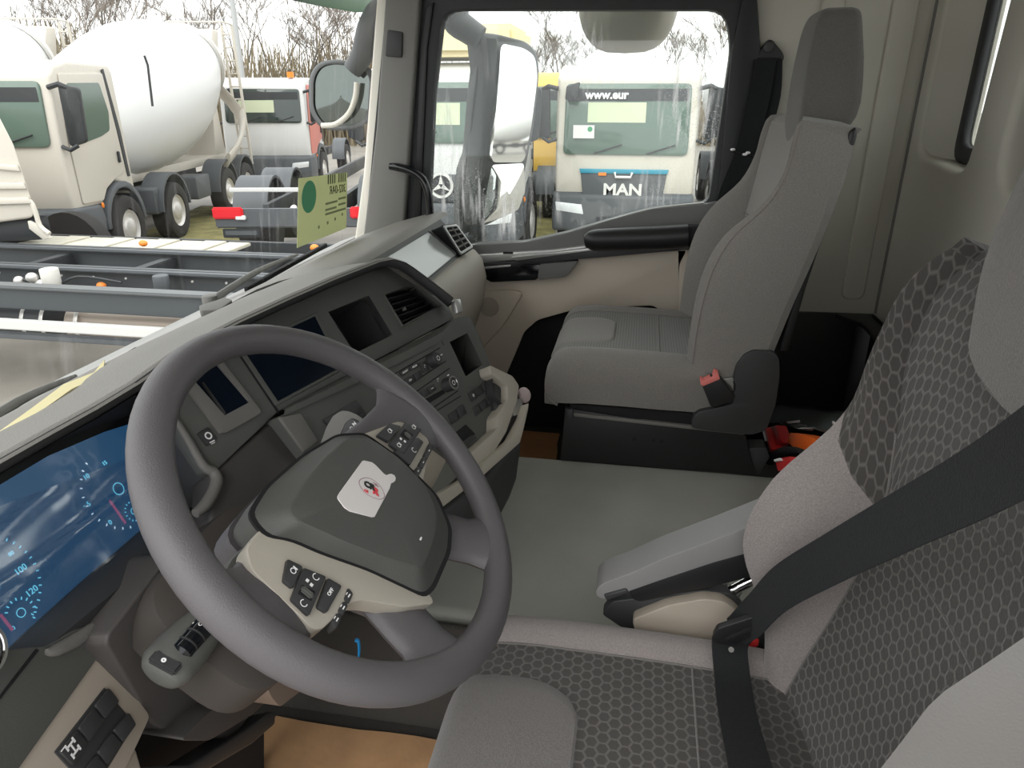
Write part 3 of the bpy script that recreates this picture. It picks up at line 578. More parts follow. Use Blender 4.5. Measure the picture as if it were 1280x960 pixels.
g3 = cp([(-0.7145,0.5911,0.5853)]); ticks(g3, .013, R(-60), R(140), 10, glow, .003); disc_mark(g3, CN, CU, .0045, glow, cb, .001, 'gauge_hub')
g4 = cp([(-0.5341,0.5947,0.5929)]); ticks(g4, .011, R(60), R(270), 10, glow, .002); disc_mark(g4, CN, CU, .004, glow, cb, .001, 'gauge_hub')
bar_mark(cp([(-0.5537,0.5996,0.6034)]), CN, CU, .034, glow_r, cb, .003, 'gauge_needle'); bar_mark(cp([(-0.731,0.5919,0.5868)]), CN, CU, .02, glow_r, cb, .003, 'gauge_needle')
# creased clear protective film lying over the screen
film = bpy.data.materials.new('protective_film'); film.use_nodes = True; n = film.node_tree; n.nodes.clear()
o_ = n.nodes.new('ShaderNodeOutputMaterial'); tr = n.nodes.new('ShaderNodeBsdfTransparent'); gl = n.nodes.new('ShaderNodeBsdfGlossy'); gl.inputs[1].default_value = .22; mx = n.nodes.new('ShaderNodeMixShader'); mx.inputs[0].default_value = .2
tr.inputs[0].default_value = (.9, .95, 1, 1); n.links.new(tr.outputs[0], mx.inputs[1]); n.links.new(gl.outputs[0], mx.inputs[2]); n.links.new(mx.outputs[0], o_.inputs[0])
TL, TR_, BL, BR_ = [V(p) for p in [(-0.7165,0.6353,0.687),(-0.4517,0.6122,0.6376),(-0.7848,0.5794,0.5672),(-0.5114,0.5795,0.5674)]]
rows = []
for i in range(25):
    r_ = []
    for j in range(33):
        u, v = j/32, i/24; p = lerp(lerp(TL, TR_, u), lerp(BL, BR_, u), v)
        w = .004*abs(math.sin(7*u+4*v+1.3*math.sin(5*v)))+.006*max(0, 1-abs(v-.25-.5*(1-u))*14)+.005*max(0, 1-abs(v-.55+.35*u*u)*12)+.004*max(0, 1-abs(u-.45-.2*v)*12)
        r_.append(p+CN*w)
    rows.append(r_)
MB().grid(rows).build('screen_film', film, cb, 180)
# frame around the instruments: lower ledge, outer rail
rA = [(-0.4951,0.5824,0.5689),(-0.5308,0.5839,0.5722),(-0.6457,0.5836,0.5715),(-0.7278,0.5827,0.5695),(-0.8095,0.5805,0.5649)]; rB = [(-0.5513,0.5335,0.5729),(-0.5782,0.5325,0.5708),(-0.6585,0.5337,0.5732),(-0.7348,0.5354,0.577),(-0.8165,0.536,0.5783)]
MB().grid([rA, [lerp(p, q, .5)+V((0, 0, .006)) for p, q in zip(rA, rB)], rB, off(rB, (0, 0, -.03))]).build('binnacle_ledge', dash_dark, db)
# dark cheek to the left of the wheel, above the beige switch panel
lc = [(-0.8583,0.5324,0.6219),(-0.7874,0.5424,0.6222),(-0.7816,0.5379,0.6068),(-0.7559,0.5349,0.588),(-0.7465,0.5333,0.5798),(-0.7131,0.5353,0.5722),(-0.6847,0.5331,0.5545),(-0.6803,0.5303,0.5448),(-0.6868,0.5264,0.5361),(-0.7053,0.5223,0.532),(-0.8328,0.5022,0.5257),(-0.8859,0.4933,0.5217),(-0.9353,0.5087,0.5854)]
MB().slab(rnd(lc, .006, 3), -SN*.06, .008, 3).build('left_dash_pad', dash, db)
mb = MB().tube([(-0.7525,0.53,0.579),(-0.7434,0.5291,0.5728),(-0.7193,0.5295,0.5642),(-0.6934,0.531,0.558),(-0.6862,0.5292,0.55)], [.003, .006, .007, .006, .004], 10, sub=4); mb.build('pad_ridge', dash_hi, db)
MB().slab([(-0.7584,0.5328,0.5877),(-0.7573,0.532,0.5849),(-0.8102,0.5233,0.5815),(-0.8712,0.5127,0.5755),(-0.8719,0.5137,0.5788)], -SN*.004).build('pad_groove', matte_black, db)
ce = V([(-0.8164,0.5338,0.6338)][0]); MB().lathe([(.022, 0), (.022, .012), (.018, .014), (0, .014)], ce, SN, 28).build('light_knob', dash_dark, db)
MB().lathe([(.020, .0138), (.023, .0138), (.023, .016), (.020, .016)], ce, SN, 28, cap=False).build('chrome_ring', chrome, db)
# beige switch panel with two rows of blanked rockers
sw = MB().slab(rnd([(-0.7026,0.5246,0.5313),(-0.6949,0.5208,0.5173),(-0.6902,0.4938,0.4386),(-0.7217,0.4876,0.4336),(-0.7601,0.4806,0.4288),(-0.8498,0.4774,0.4557),(-0.8958,0.4924,0.5169),(-0.8324,0.5047,0.5266)], .006, 3), -SN*.05, .007, 3).build('switch_panel', beige, db)
MB().slab([(-0.7178,0.4927,0.4281),(-0.7271,0.4827,0.4035),(-0.7424,0.4722,0.3796),(-0.8191,0.4732,0.4132),(-0.7763,0.4855,0.4311)], -SN*.05, .006, 3).build('lower_pocket_lip', beige, db)
MB().slab([(-0.719,0.5114,0.5049),(-0.7143,0.5052,0.4852),(-0.716,0.5033,0.4804),(-0.7146,0.4996,0.4694),(-0.7135,0.4931,0.4506),(-0.7653,0.4854,0.4493),(-0.7922,0.4841,0.4562),(-0.7981,0.501,0.507)], -SN*.004, .001).build('switch_plate', dash_dark, db)
for i, p in enumerate(([(-0.7177,0.5113,0.5025),(-0.7158,0.5049,0.4834),(-0.7403,0.502,0.4851),(-0.7417,0.5083,0.5035)], [(-0.7437,0.5079,0.5033),(-0.7421,0.5016,0.4846),(-0.7671,0.4983,0.4852),(-0.7691,0.5044,0.5035)], [(-0.771,0.5042,0.5037),(-0.7694,0.498,0.4854),(-0.7938,0.4943,0.4846),(-0.7966,0.5012,0.5053)],
          [(-0.7136,0.4992,0.4664),(-0.714,0.4938,0.451),(-0.7375,0.4909,0.4524),(-0.7396,0.4969,0.4703)], [(-0.7417,0.4966,0.4702),(-0.7398,0.4907,0.4525),(-0.7649,0.4874,0.4532),(-0.7664,0.4935,0.4712)], [(-0.7686,0.493,0.4708),(-0.7671,0.4871,0.4533),(-0.787,0.4847,0.4545),(-0.7891,0.4905,0.4719)])):
    k = MB().slab(rnd(p, .002, 2), SN*.004, .0015, 2).build('rocker_switch', dash_dark, db)
    if i == 2:
        ce = V([(-0.7846,0.4958,0.4978)][0])
        for dx in (-.005, .005): bar_mark(ce+SU*dx, SN, SH, .010, white, k, .002); bar_mark(ce+SU*dx+SH*.005, SN, SU, .006, white, k, .002); bar_mark(ce+SU*dx-SH*.005, SN, SU, .006, white, k, .002)
        bar_mark(ce, SN, SU, .010, white, k, .0016); bar_mark(V([(-0.7924,0.4975,0.5058)][0]), SN, SH, .007, white, k, .0012)
# knee panels under the column
MB().slab(rnd([(-0.7162,0.5,0.566),(-0.5981,0.5,0.5887),(-0.4213,0.5,0.4517),(-0.4287,0.5,0.2348),(-0.4757,0.5,0.2467),(-0.5579,0.5,0.2553),(-0.6699,0.5,0.3952),(-0.6844,0.5,0.4194)], .012), (0, .10, -.02), .012, 3).build('knee_panel', dash_knee, db)
MB().slab(rnd([(-0.6825,0.47,0.3977),(-0.6286,0.47,0.3843),(-0.5083,0.47,0.3201),(-0.4897,0.47,0.2753),(-0.546,0.47,0.2948),(-0.6387,0.47,0.3487)], .01), (0, .06, 0), .012, 3).build('knee_pad_lower', dash_knee, db)
MB().slab([(-0.7522,0.485,0.4353),(-0.6574,0.485,0.329),(-0.5292,0.485,0.255),(-0.5007,0.485,0.2413),(-0.4741,0.485,0.2227),(-0.4796,0.485,0.2016),(-0.5404,0.485,0.2296),(-0.6313,0.485,0.2886),(-0.6673,0.485,0.2944),(-0.7598,0.485,0.4105)], (0, .05, -.02), .005, 3).build('lower_ledge', dash_dark, db)
MB().slab([(-0.7474,0.56,0.4813),(-0.4009,0.56,0.1025),(-0.4554,0.56,-0.1028),(-0.7866,0.56,0.3578)], (0, .03, 0)).build('footwell_panel', matte_black, db)
MB().slab(rnd([(-0.5843,0.42,0.4061),(-0.4705,0.42,0.2861),(-0.5616,0.42,0.3316),(-0.5781,0.42,0.3674)], .008), (0, .06, 0), .006, 3).build('column_foot', mat('knee_brown', (.22, .165, .13), .6), db)
# ---- centre tray in beige, to the right of the radio panel
ct = thing('x', None, None) if False else None
MB().slab(rnd([(0.1125,0.2772,0.57),(0.1677,0.2395,0.5271),(0.1718,0.2264,0.5046),(0.1335,0.225,0.4824),(0.051,0.2319,0.4532),(-0.075,0.2537,0.4298),(-0.08,0.2614,0.4418),(-0.0814,0.2755,0.4676),(0.0308,0.2456,0.4686),(0.0514,0.2495,0.4865),(0.1071,0.2404,0.4979),(0.1322,0.2449,0.5192),(0.1025,0.2721,0.5552)], .006, 3), -LN*.035, .006, 3).build('tray_rail', beige_lt, db)
MB().slab(rnd([(0.1433,0.2013,0.4801),(0.1277,0.2005,0.4706),(0.0762,0.2021,0.4472),(0.0464,0.2037,0.4349),(-0.1114,0.2486,0.4389),(-0.2508,0.2919,0.4491),(-0.3275,0.3199,0.4626),(-0.3157,0.3287,0.4853),(-0.2417,0.3003,0.4696),(-0.1083,0.2535,0.4497),(-0.0783,0.2467,0.4522),(0.0281,0.2165,0.4498),(0.1021,0.2047,0.4654)], .005, 3), -LN*.02, .005, 3).build('tray_front', beige_lt, db)
MB().slab([(0.1727,0.2799,0.5224),(0.2341,0.2439,0.4861),(0.1984,0.2199,0.4226),(0.1134,0.2316,0.4011),(-0.0282,0.269,0.3993),(-0.0429,0.2959,0.4424),(0.0831,0.2627,0.4443)], -LN*.03, .003).build('tray_inside', matte_black, db)
MB().slab([(0.152,0.2124,0.4066),(0.102,0.2092,0.3752),(0.0519,0.2075,0.3463),(0.0054,0.2126,0.332),(-0.0482,0.2219,0.3221),(-0.2095,0.2859,0.3604),(-0.252,0.3268,0.4155),(-0.0521,0.2638,0.3992)], -LN*.10, .012, 3).build('tray_underside', dash_dark, db)
MB().slab([(0.1415,0.2767,0.5488),(0.1874,0.2446,0.5118),(0.1743,0.2215,0.4615),(0.1069,0.217,0.4186),(-0.0408,0.2566,0.4177),(-0.0546,0.2776,0.4502),(0.0615,0.2517,0.4607)], -LN*.05, .006, 3).build('tray_floor', dash_dark, db)
MB().slab([(0.1274,0.2341,0.4898),(0.1618,0.2195,0.48),(0.1478,0.2103,0.4554),(0.1072,0.2255,0.4633)], -LN*.02, .002).build('tray_latch', steel, db)
MB().slab([(-0.3157,0.3673,0.4811),(-0.2385,0.3537,0.495),(-0.1345,0.3295,0.5026),(-0.1146,0.3071,0.4706),(-0.1721,0.3138,0.4538),(-0.2897,0.334,0.4318)], -LN*.08, .006).build('console_side', beige, db)
ce = V([(0.125,0.2536,0.5144)][0]); MB().lathe([(.034, 0), (.034, -.05), (0, -.05)], ce, LN, 24, cap=False).build('cup_ring', dash_dark, db)
MB().slab([(0.1394,0.3615,0.6898),(0.1581,0.3548,0.6867),(0.1461,0.3458,0.6637),(0.1238,0.3533,0.6665)], LN*.012, .002).build('hood_clip', silver, db)

# ---- passenger side of the dashboard
prof = [(.88, .655, 0), (.76, .70, 0), (.63, .735, 0), (.605, .735, 0), (.59, .728, 0)]
xs = [.20, .35, .5, .65, .8, .92, 1.0]
def sect(x, k=0.): return [V((x, y-.03*(x-.6)*0+.0, z)) for y, z, _ in prof]
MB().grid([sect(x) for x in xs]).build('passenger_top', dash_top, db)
rows = [[V((x, y, z)) for y, z in ((.59, .728), (.575, .715), (.50, .645), (.485, .64), (.462, .615), (.45, .56), (.46, .48), (.50, .36), (.56, .22))] for x in [.15, .3, .45, .6, .72, .80, .86, .9]]
MB().grid([r[:3] for r in rows]).build('passenger_face', dash, db)
MB().grid([r[2:] for r in rows]).build('passenger_knee', mat('passenger_beige', (.36, .325, .275), .6, bump=.3, scale=800, dist=.0005), db)
ty = [V((x, y, z)) for x, y, z in ((.24, .575, .722), (.72, .575, .722), (.74, .505, .656), (.26, .505, .656))]
tn = (ty[1]-ty[0]).cross(ty[3]-ty[0]).normalized(); tn = tn if tn.y < 0 else -tn
MB().slab(rnd(off(inset(ty, -.04), tn*.004), .015), -tn*.008, .003, 3, holes=[off(rnd(ty, .01), tn*.004)]).build('tray_frame', dash_dark, db)
MB().slab(off(rnd(ty, .01), tn*.001), -tn*.004).build('document_tray', mat('tray_film', (.30, .315, .305), .12, spec=.8), db)
# end vent by the door
EN = V((-.45, -.8, .4)).normalized(); EH = V((.87, -.49, 0)).normalized(); EU = EN.cross(EH)
ev = [(0.7444,0.5377,0.7367),(0.7892,0.5113,0.7344),(0.8074,0.4673,0.6668),(0.7549,0.4905,0.6541)]
evb = MB().slab(rnd(off(inset(ev, -.10), -EN*.004), .008), -EN*.06, .005, 3).build('end_vent', black, db)
MB().slab(rnd(ev, .006), -EN*.006, .002, 2, holes=[rnd(inset(ev, .17), .005)]).build('vent_frame', silver, evb)
MB().slab(off(inset(ev, .1), -EN*.003), -EN*.002).build('vent_back', matte_black, evb)
a0, a1, a2, a3 = [V(p) for p in inset(ev, .2)]
for k in range(4):
    t = (k+.7)/4.3; a, b = lerp(a0, a3, t), lerp(a1, a2, t)
    MB().slab([a, b, b-EN*.004+EU*.006, a-EN*.004+EU*.006], EN*.002, .0005).build('vent_slat', dash_hi, evb)
c0 = lerp(lerp(a0, a1, .5), lerp(a3, a2, .5), .5)
MB().slab([lerp(a0, a1, .47)+EN*.001, lerp(a0, a1, .53)+EN*.001, lerp(a3, a2, .53)+EN*.001, lerp(a3, a2, .47)+EN*.001], EN*.002).build('vent_fin', dash_hi, evb)

# ================================================================ steering wheel (own frame: x right, y up in the plane, z towards the driver)
WN = V((-.04714, -.68594, .72613)); WC = V((-.58376, .28168, .684))
WM = frame(WC, V((1, 0, 0))-WN*WN.x, WN.cross(V((1, 0, 0))-WN*WN.x)); WX = V(WM.col[0][:3]); WY = V(WM.col[1][:3])
def w(x, y, z=0.): return WM @ V((x, y, z))
sw_ = thing('steering_wheel', 'grey four-spoke steering wheel with button pods and white sticker on the hub', 'steering wheel', WC)
def ring(r): return [w(r*math.cos(2*math.pi*k/72), r*math.sin(2*math.pi*k/72)) for k in range(72)]
MB().tube(ring(.207), (.0165, .0195), 20, closed=True, flat=None).build('rim', wheelm, sw_)
def bar(pts, name, m, n=16, sub=5):
    P = [w(*p[:3]) for p in pts]; return MB().tube(P, [(p[3], p[4]) for p in pts], n, sub=sub, flat=None if False else WN.cross((P[-1]-P[0]).normalized())).build(name, m, sw_)
for s in (-1, 1):
    bar([(s*.09, -.005, -.022, .050, .014), (s*.13, -.007, -.018, .047, .013), (s*.165, -.006, -.010, .045, .013), (s*.190, -.004, -.004, .058, .014), (s*.201, -.002, 0, .060, .012)], 'spoke', wheelm)
    bar([(s*.052, -.080, -.024, .040, .014), (s*.070, -.118, -.020, .033, .014), (s*.084, -.150, -.012, .032, .014), (s*.093, -.168, -.005, .040, .014), (s*.097, -.176, 0, .048, .012)], 'lower_spoke', wheelm)
# airbag cover
base_ = [(-.120, .060), (-.083, .066), (-.017, .062), (.047, .050), (.083, .028), (.093, -.024), (.088, -.084), (.060, -.117), (.026, -.128), (-.034, -.129), (-.052, -.124), (-.075, -.060), (-.099, -.012), (-.110, .016), (-.126, .036)]
top_ = [(-.100, .037), (-.06, .042), (-.008, .043), (.039, .040), (.064, .017), (.072, -.022), (.066, -.066), (.045, -.088), (.02, -.098), (-.022, -.103), (-.042, -.103), (-.066, -.062), (-.085, -.022), (-.096, .006), (-.104, .024)]
def ringz(a, b, t, z): return [w(p[0]*(1-t)+q[0]*t, p[1]*(1-t)+q[1]*t, z) for p, q in zip(a, b)]
rows = [rnd(r, .010, 3) for r in (ringz(base_, top_, 0, -.045), ringz(base_, top_, 0, .0015), ringz(base_, top_, .05, .0042), ringz(base_, top_, .86, .0168), ringz(base_, top_, .95, .0192), ringz(base_, top_, 1.06, .0204), [w(p[0]*.5, p[1]*.5-.01, .0225) for p in top_])]
mb = MB(); vs = mb._grid(rows, cu=True); mb.cap(vs[-1]); hub = mb.build('airbag_cover', hubm, sw_, 24)
go = [w(x*1.022, y*1.022, .0048) for x, y in base_]; MB().slab(rnd(go, .01, 3), -WN*.003).build('cover_gap_shadow', matte_black, sw_)  # black plate painting the shadow between cover and bezel
MB().slab([w(-.012, -.088, .0208), w(-.007, -.088, .0208), w(-.007, -.086, .0208), w(-.012, -.086, .0208)], WN*.0006).build('cover_mark', white, hub)
# shell behind the hub
rows = [curve([w(p[0]*k, p[1]*k, z) for p in base_], 3, True) for k, z in ((1.02, -.030), (1.0, -.06), (.8, -.085), (.5, -.09))]
mb = MB(); vs = mb._grid(rows, cu=True); mb.cap(vs[-1]); mb.cap(vs[0]); mb.build('hub_back', wheelm, sw_, 60)
# beige bezels that carry the buttons
def bez(s):
    o = [(.098, .045), (.150, .042), (.164, .026), (.168, -.030), (.170, -.046), (.164, -.053), (.120, -.062), (.108, -.072), (.080, -.112), (.050, -.138), (.044, -.130), (.058, -.085), (.085, -.02)] if s < 0 else [(.078, .030), (.150, .006), (.163, -.010), (.166, -.038), (.152, -.047), (.112, -.056), (.088, -.062), (.090, -.02)]
    o = [(s*x, y) for x, y in o]; return rnd([w(x, y, .004) for x, y in o], .006, 3)
for s in (-1, 1): MB().slab(bez(s), -WN*.02, .004, 3).build('button_bezel', beige_lt, sw_)
def wkey(poly, name='wheel_button', h=.005, m=None, up=.0):
    p = [V(q) for q in poly]; n0 = WN
    return MB().slab(rnd(p, .002, 2), -n0*h, .0012, 2).build(name, m or dash_dark, sw_)
A = wkey([(-0.7175,0.2867,0.6918),(-0.7125,0.2752,0.6812),(-0.7379,0.2729,0.6774),(-0.7383,0.2808,0.6848)]); B = wkey([(-0.7145,0.2737,0.6817),(-0.7052,0.2577,0.6672),(-0.7504,0.254,0.6608),(-0.7488,0.2696,0.6756)]); Cc = wkey([(-0.7038,0.2574,0.6649),(-0.7,0.246,0.6545),(-0.7344,0.246,0.6522),(-0.7361,0.2536,0.6593)])
MB().slab([(-0.7314,0.2682,0.6764),(-0.7277,0.2584,0.6674),(-0.7383,0.2576,0.6659),(-0.7413,0.2673,0.6749)], -WN*.001).build('rocker_well', matte_black, B)
MB().box(V([(-0.7348,0.2626,0.6714)][0]), (.006, .013, .005), .0015, M=WM.to_3x3()).build('rocker', dash, B)
def mk(px, kind, par):
    c = V(px[0])
    if kind == 'arc': disc_mark(c, WN, WY, .0032, white, par, .0009, frac=.72, a0=.6)
    elif kind == 'ring': disc_mark(c, WN, WY, .0026, white, par, .0009); bar_mark(c+WX*.004, WN, WY, .005, white, par, .0012)
    elif kind == 'dot': bar_mark(c, WN, WX, .003, white, par, .003)
mk([(-0.7244,0.279,0.6842)], 'ring', A); mk([(-0.7145,0.2636,0.6724)], 'arc', B); mk([(-0.745,0.2613,0.6682)], 'arc', B)
mk([(-0.7237,0.2671,0.675)], 'dot', B); mk([(-0.7245,0.2633,0.6714)], 'dot', B)
text('button_lettering', 'OFF', .0052, frame(V([(-0.7151,0.2507,0.6583)][0]), WX, WY), white, Cc)
for i, p in enumerate(([(-0.6943,0.2432,0.6488),(-0.6959,0.2378,0.6435),(-0.7088,0.237,0.642),(-0.7084,0.2415,0.6462)], [(-0.7096,0.2415,0.6461),(-0.71,0.237,0.6419),(-0.7242,0.237,0.6409),(-0.7231,0.2414,0.6452)], [(-0.7243,0.2414,0.6451),(-0.7252,0.2369,0.6408),(-0.7397,0.2366,0.6395),(-0.7365,0.2418,0.6447)])):
    k = wkey(p, 'side_button', .012); c = sum((V(q) for q in p), V())/4+WN*.0001; bar_mark(c, WN, WX, .004, white, k, .0012); bar_mark(c+WY*.003, WN, WX, .003, white, k, .0009)
A = wkey([(-0.4629,0.2792,0.7067),(-0.4504,0.2688,0.6977),(-0.4913,0.2707,0.6969),(-0.4971,0.2825,0.7076)]); B = wkey([(-0.4385,0.2669,0.698),(-0.4262,0.2509,0.6837),(-0.4912,0.2534,0.6819),(-0.4949,0.2691,0.6965)]); Cc = wkey([(-0.4439,0.2511,0.6814),(-0.4428,0.2437,0.6745),(-0.4976,0.2443,0.6715),(-0.4985,0.2626,0.6887)])
MB().slab([(-0.4534,0.2645,0.6956),(-0.4503,0.2549,0.6868),(-0.4657,0.2563,0.6871),(-0.4688,0.2648,0.6949)], -WN*.001).build('rocker_well', matte_black, B)
MB().box(V([(-0.4594,0.2587,0.6903)][0]), (.006, .010, .005), .0015, M=WM.to_3x3()).build('rocker', dash, B)
mk([(-0.4763,0.2752,0.7022)], 'ring', A); mk([(-0.4371,0.2585,0.6903)], 'ring', B); mk([(-0.4862,0.2612,0.6897)], 'ring', B); mk([(-0.4713,0.2481,0.677)], 'arc', Cc)
mk([(-0.4736,0.2628,0.692)], 'dot', B); mk([(-0.4721,0.2585,0.6881)], 'dot', B)
for p in ([(-0.4274,0.2408,0.6665),(-0.4277,0.2358,0.6618),(-0.4591,0.2352,0.6592),(-0.4579,0.2401,0.6639)], [(-0.4593,0.24,0.6638),(-0.4607,0.2353,0.6592),(-0.48,0.2349,0.6576),(-0.4798,0.2399,0.6623)], [(-0.4811,0.2399,0.6622),(-0.4821,0.235,0.6576),(-0.4996,0.2353,0.6567),(-0.4977,0.2414,0.6626)]):
    k = wkey(p, 'side_button', .012); c = sum((V(q) for q in p), V())/4+WN*.0001; bar_mark(c, WN, WX, .003, white, k, .001)
# white oval-printed sticker with its pull tab
stp = [(-0.5653,0.274,0.7099),(-0.5625,0.2729,0.709),(-0.5561,0.2672,0.7041),(-0.5553,0.2633,0.7004),(-0.557,0.2542,0.6917),(-0.5557,0.2517,0.6894),(-0.5518,0.2506,0.6886),(-0.5484,0.249,0.6874),(-0.5466,0.2463,0.6849),(-0.5485,0.2441,0.6827),(-0.5527,0.2433,0.6817),(-0.5572,0.244,0.6821),(-0.5612,0.2452,0.683),(-0.5686,0.2441,0.6814),(-0.6187,0.2431,0.6773),(-0.6219,0.2448,0.6786),(-0.6365,0.2609,0.6929),(-0.6379,0.2657,0.6973),(-0.6346,0.2733,0.7047),(-0.6321,0.2744,0.7059),(-0.6255,0.2746,0.7066)]
st = MB().slab(stp, -WN*.0012, .0003, 1).build('hub_sticker', paper, sw_)
ell = [(-0.5957,0.267,0.7018),(-0.5896,0.2669,0.7022),(-0.5816,0.2636,0.6996),(-0.5771,0.2575,0.694),(-0.5779,0.2504,0.6874),(-0.5827,0.2453,0.6822),(-0.588,0.244,0.6806),(-0.5941,0.2461,0.6822),(-0.5986,0.2507,0.6862),(-0.6018,0.2566,0.6917),(-0.6005,0.2631,0.6979)]
el = curve(ell, 4, True); c = sum(el, V())/len(el)
mb = MB(); mb.grid([el, [lerp(p, c, .045) for p in el]], cu=True); mb.build('printed_oval', mat('print_mauve', (.28, .12, .16), .6), st, fix=False)
ex = (V([(-0.5839,0.2495,0.6861)][0])-V([(-0.5909,0.2635,0.6988)][0])).normalized(); ey = WN.cross(ex); pr = mat('print_red', (.7, .06, .08), .6)
text('sticker_lettering', 'CR', .010, frame(V([(-0.5891,0.2585,0.6944)][0]), ex, ey), mat('print_black', (.02, .02, .02), .6), st, bold=.0006)
text('sticker_lettering', 'R', .011, frame(V([(-0.5893,0.252,0.6882)][0]), ex, ey), pr, st, bold=.0008)
text('sticker_lettering', 'CR', .004, frame(V([(-0.5987,0.2585,0.6938)][0]), ex, ey), pr, st, bold=.0002)
MB().slab([(-0.5901,0.2637,0.6992),(-0.5879,0.2633,0.699),(-0.5895,0.2617,0.6974),(-0.5917,0.2621,0.6977)], WN*.0001).build('print_block', MATS['print_black'], st)
for p in ([(-0.5807,0.2578,0.6942),(-0.5792,0.2536,0.6904),(-0.58,0.2537,0.6904),(-0.5815,0.2578,0.6942)], [(-0.5815,0.2559,0.6925),(-0.5802,0.2517,0.6886),(-0.5811,0.2518,0.6886),(-0.5823,0.256,0.6925)]): MB().slab(p, WN*.0001).build('print_line', MATS['print_mauve'], st)

# ---------------------------------------------------------------- column with its two stalks
co = thing('stalk_housing', 'dark housing below the wheel rim carrying a wiper stalk and a gear selector stalk', 'housing', WC-WN*.3)
def cs(hx, hy, z, dy=0., p=4): return [w(hx*math.copysign(abs(math.cos(a))**(2/p), math.cos(a)), dy+hy*math.copysign(abs(math.sin(a))**(2/p), math.sin(a)), z) for a in [2*math.pi*k/40 for k in range(40)]]
mb = MB(); vs = mb._grid([cs(.066, .044, -.092, -.01), cs(.080, .052, -.10, -.015), cs(.084, .056, -.13, -.018), cs(.084, .058, -.19, -.02), cs(.08, .06, -.27, -.01)], cu=True); mb.cap(vs[0]); mb.cap(vs[-1]); mb.build('shroud', dash, co, 50)
mb = MB(); vs = mb._grid([cs(.097, .076, -.20, -.005), cs(.11, .09, -.205, -.005), cs(.115, .095, -.26, 0)], cu=True); mb.cap(vs[0]); mb.cap(vs[-1]); mb.build('boot', mat('column_brown', (.05, .043, .038), .7), co, 50)
mb = MB(); mb.tube([(-0.6738,0.33,0.6789),(-0.7089,0.33,0.6869),(-0.7326,0.33,0.6901),(-0.7422,0.33,0.6837)], .006, 8, sub=3); mb.build('shroud_strip', dash, co)
p0, p1 = V([(-0.6114,0.424,0.5515)][0]), V([(-0.7286,0.4385,0.5388)][0]); sd = (p1-p0).normalized(); fl = V([(-0.6932,0.4105,0.5597)][0])-V([(-0.6921,0.4477,0.5785)][0])
def sp_(t): return lerp(p0, p1, t)
stalk = MB().tube([sp_(t) for t in (-.05, .2, .32, .5, .7, .88, .97, 1.0)], [(.012, .011), (.014, .012), (.019, .015), (.0245, .018), (.0275, .020), (.0275, .020), (.021, .016), (.009, .007)], 18, sub=3, flat=fl).build('wiper_stalk', dash, co)
s2 = fl.normalized(); up = s2.cross(sd); up = up if up.dot(V((-.5, -.5, .7))) > 0 else -up
def onst(t, a, h): return sp_(t)+s2*a+up*h
mb = MB()
mb.tube([onst(.30, .004, .012), onst(.34, .004, .014), onst(.78, .0045, .014), onst(.82, .0045, .012)], [(.006, .004), (.0115, .010), (.0115, .010), (.006, .004)], 20, flat=s2); br = mb.build('stalk_barrel', gloss_black, stalk)
for t in (.46, .60, .70): MB().tube([onst(t-.008, .004, .014), onst(t+.008, .004, .014)], [(.0122, .0106)]*2, 20, flat=s2).build('barrel_ring', dash_dark, br)
for t, a in ((.36, -.003), (.40, .003), (.44, .006), (.53, -.004), (.53, .002), (.53, .008), (.66, .006)):
    c = onst(t, a, .0244-.006*abs(a-.003)/.008); disc_mark(c, up, sd, .0016, white, br, .0008)
MB().box(onst(.93, 0, .0165), (.030, .013, .008), .002, M=frame(V((0, 0, 0)), s2, sd).to_3x3()).build('stalk_end_button', dash_dark, stalk)
disc_mark(onst(.935, -.002, .0207), up, sd, .0016, white, stalk, .0018)
# gear selector stalk on the right
g0, g1 = V([(-0.4124,0.3866,0.6199)][0]), V([(-0.3674,0.3631,0.6661)][0])
gs = MB().slab(rnd([(-0.403,0.4026,0.6365),(-0.3927,0.3957,0.6584),(-0.3857,0.3882,0.6724),(-0.3809,0.377,0.6793),(-0.3794,0.3664,0.6783),(-0.3793,0.3544,0.6734),(-0.3811,0.3388,0.6624),(-0.3852,0.3271,0.6474),(-0.403,0.3589,0.6175)], .004, 3), [(-0.2373,0.8833,1.193)][0] and (V([(-0.3517,0.3828,0.6327)][0])-V([(-0.3772,0.3714,0.6459)][0])), .007, 3).build('selector_stalk', dash_hi, co)
nv = (V([(-0.4365,0.3446,0.6765)][0])-V([(-0.3517,0.3828,0.6327)][0])).normalized(); gx = (V([(-0.3855,0.3446,0.6675)][0])-V([(-0.3963,0.3644,0.6496)][0])).normalized(); gy = nv.cross(gx)
MB().slab(rnd([(-0.3958,0.3772,0.6483),(-0.3876,0.3699,0.6652),(-0.3837,0.3619,0.6712),(-0.3836,0.3521,0.6672),(-0.3868,0.3472,0.6573),(-0.3909,0.3541,0.6503),(-0.3967,0.3705,0.6433)], .003, 3), -nv*.006, .002, 2).build('selector_thumb', black, gs)
text('selector_lettering', 'N', .006, frame(V([(-0.3868,0.358,0.6635)][0]), gx, gy), white, gs, bold=.0003)
disc_mark([(-0.3895,0.3618,0.6585)][0], nv, gy, .0016, white, gs, .0009)

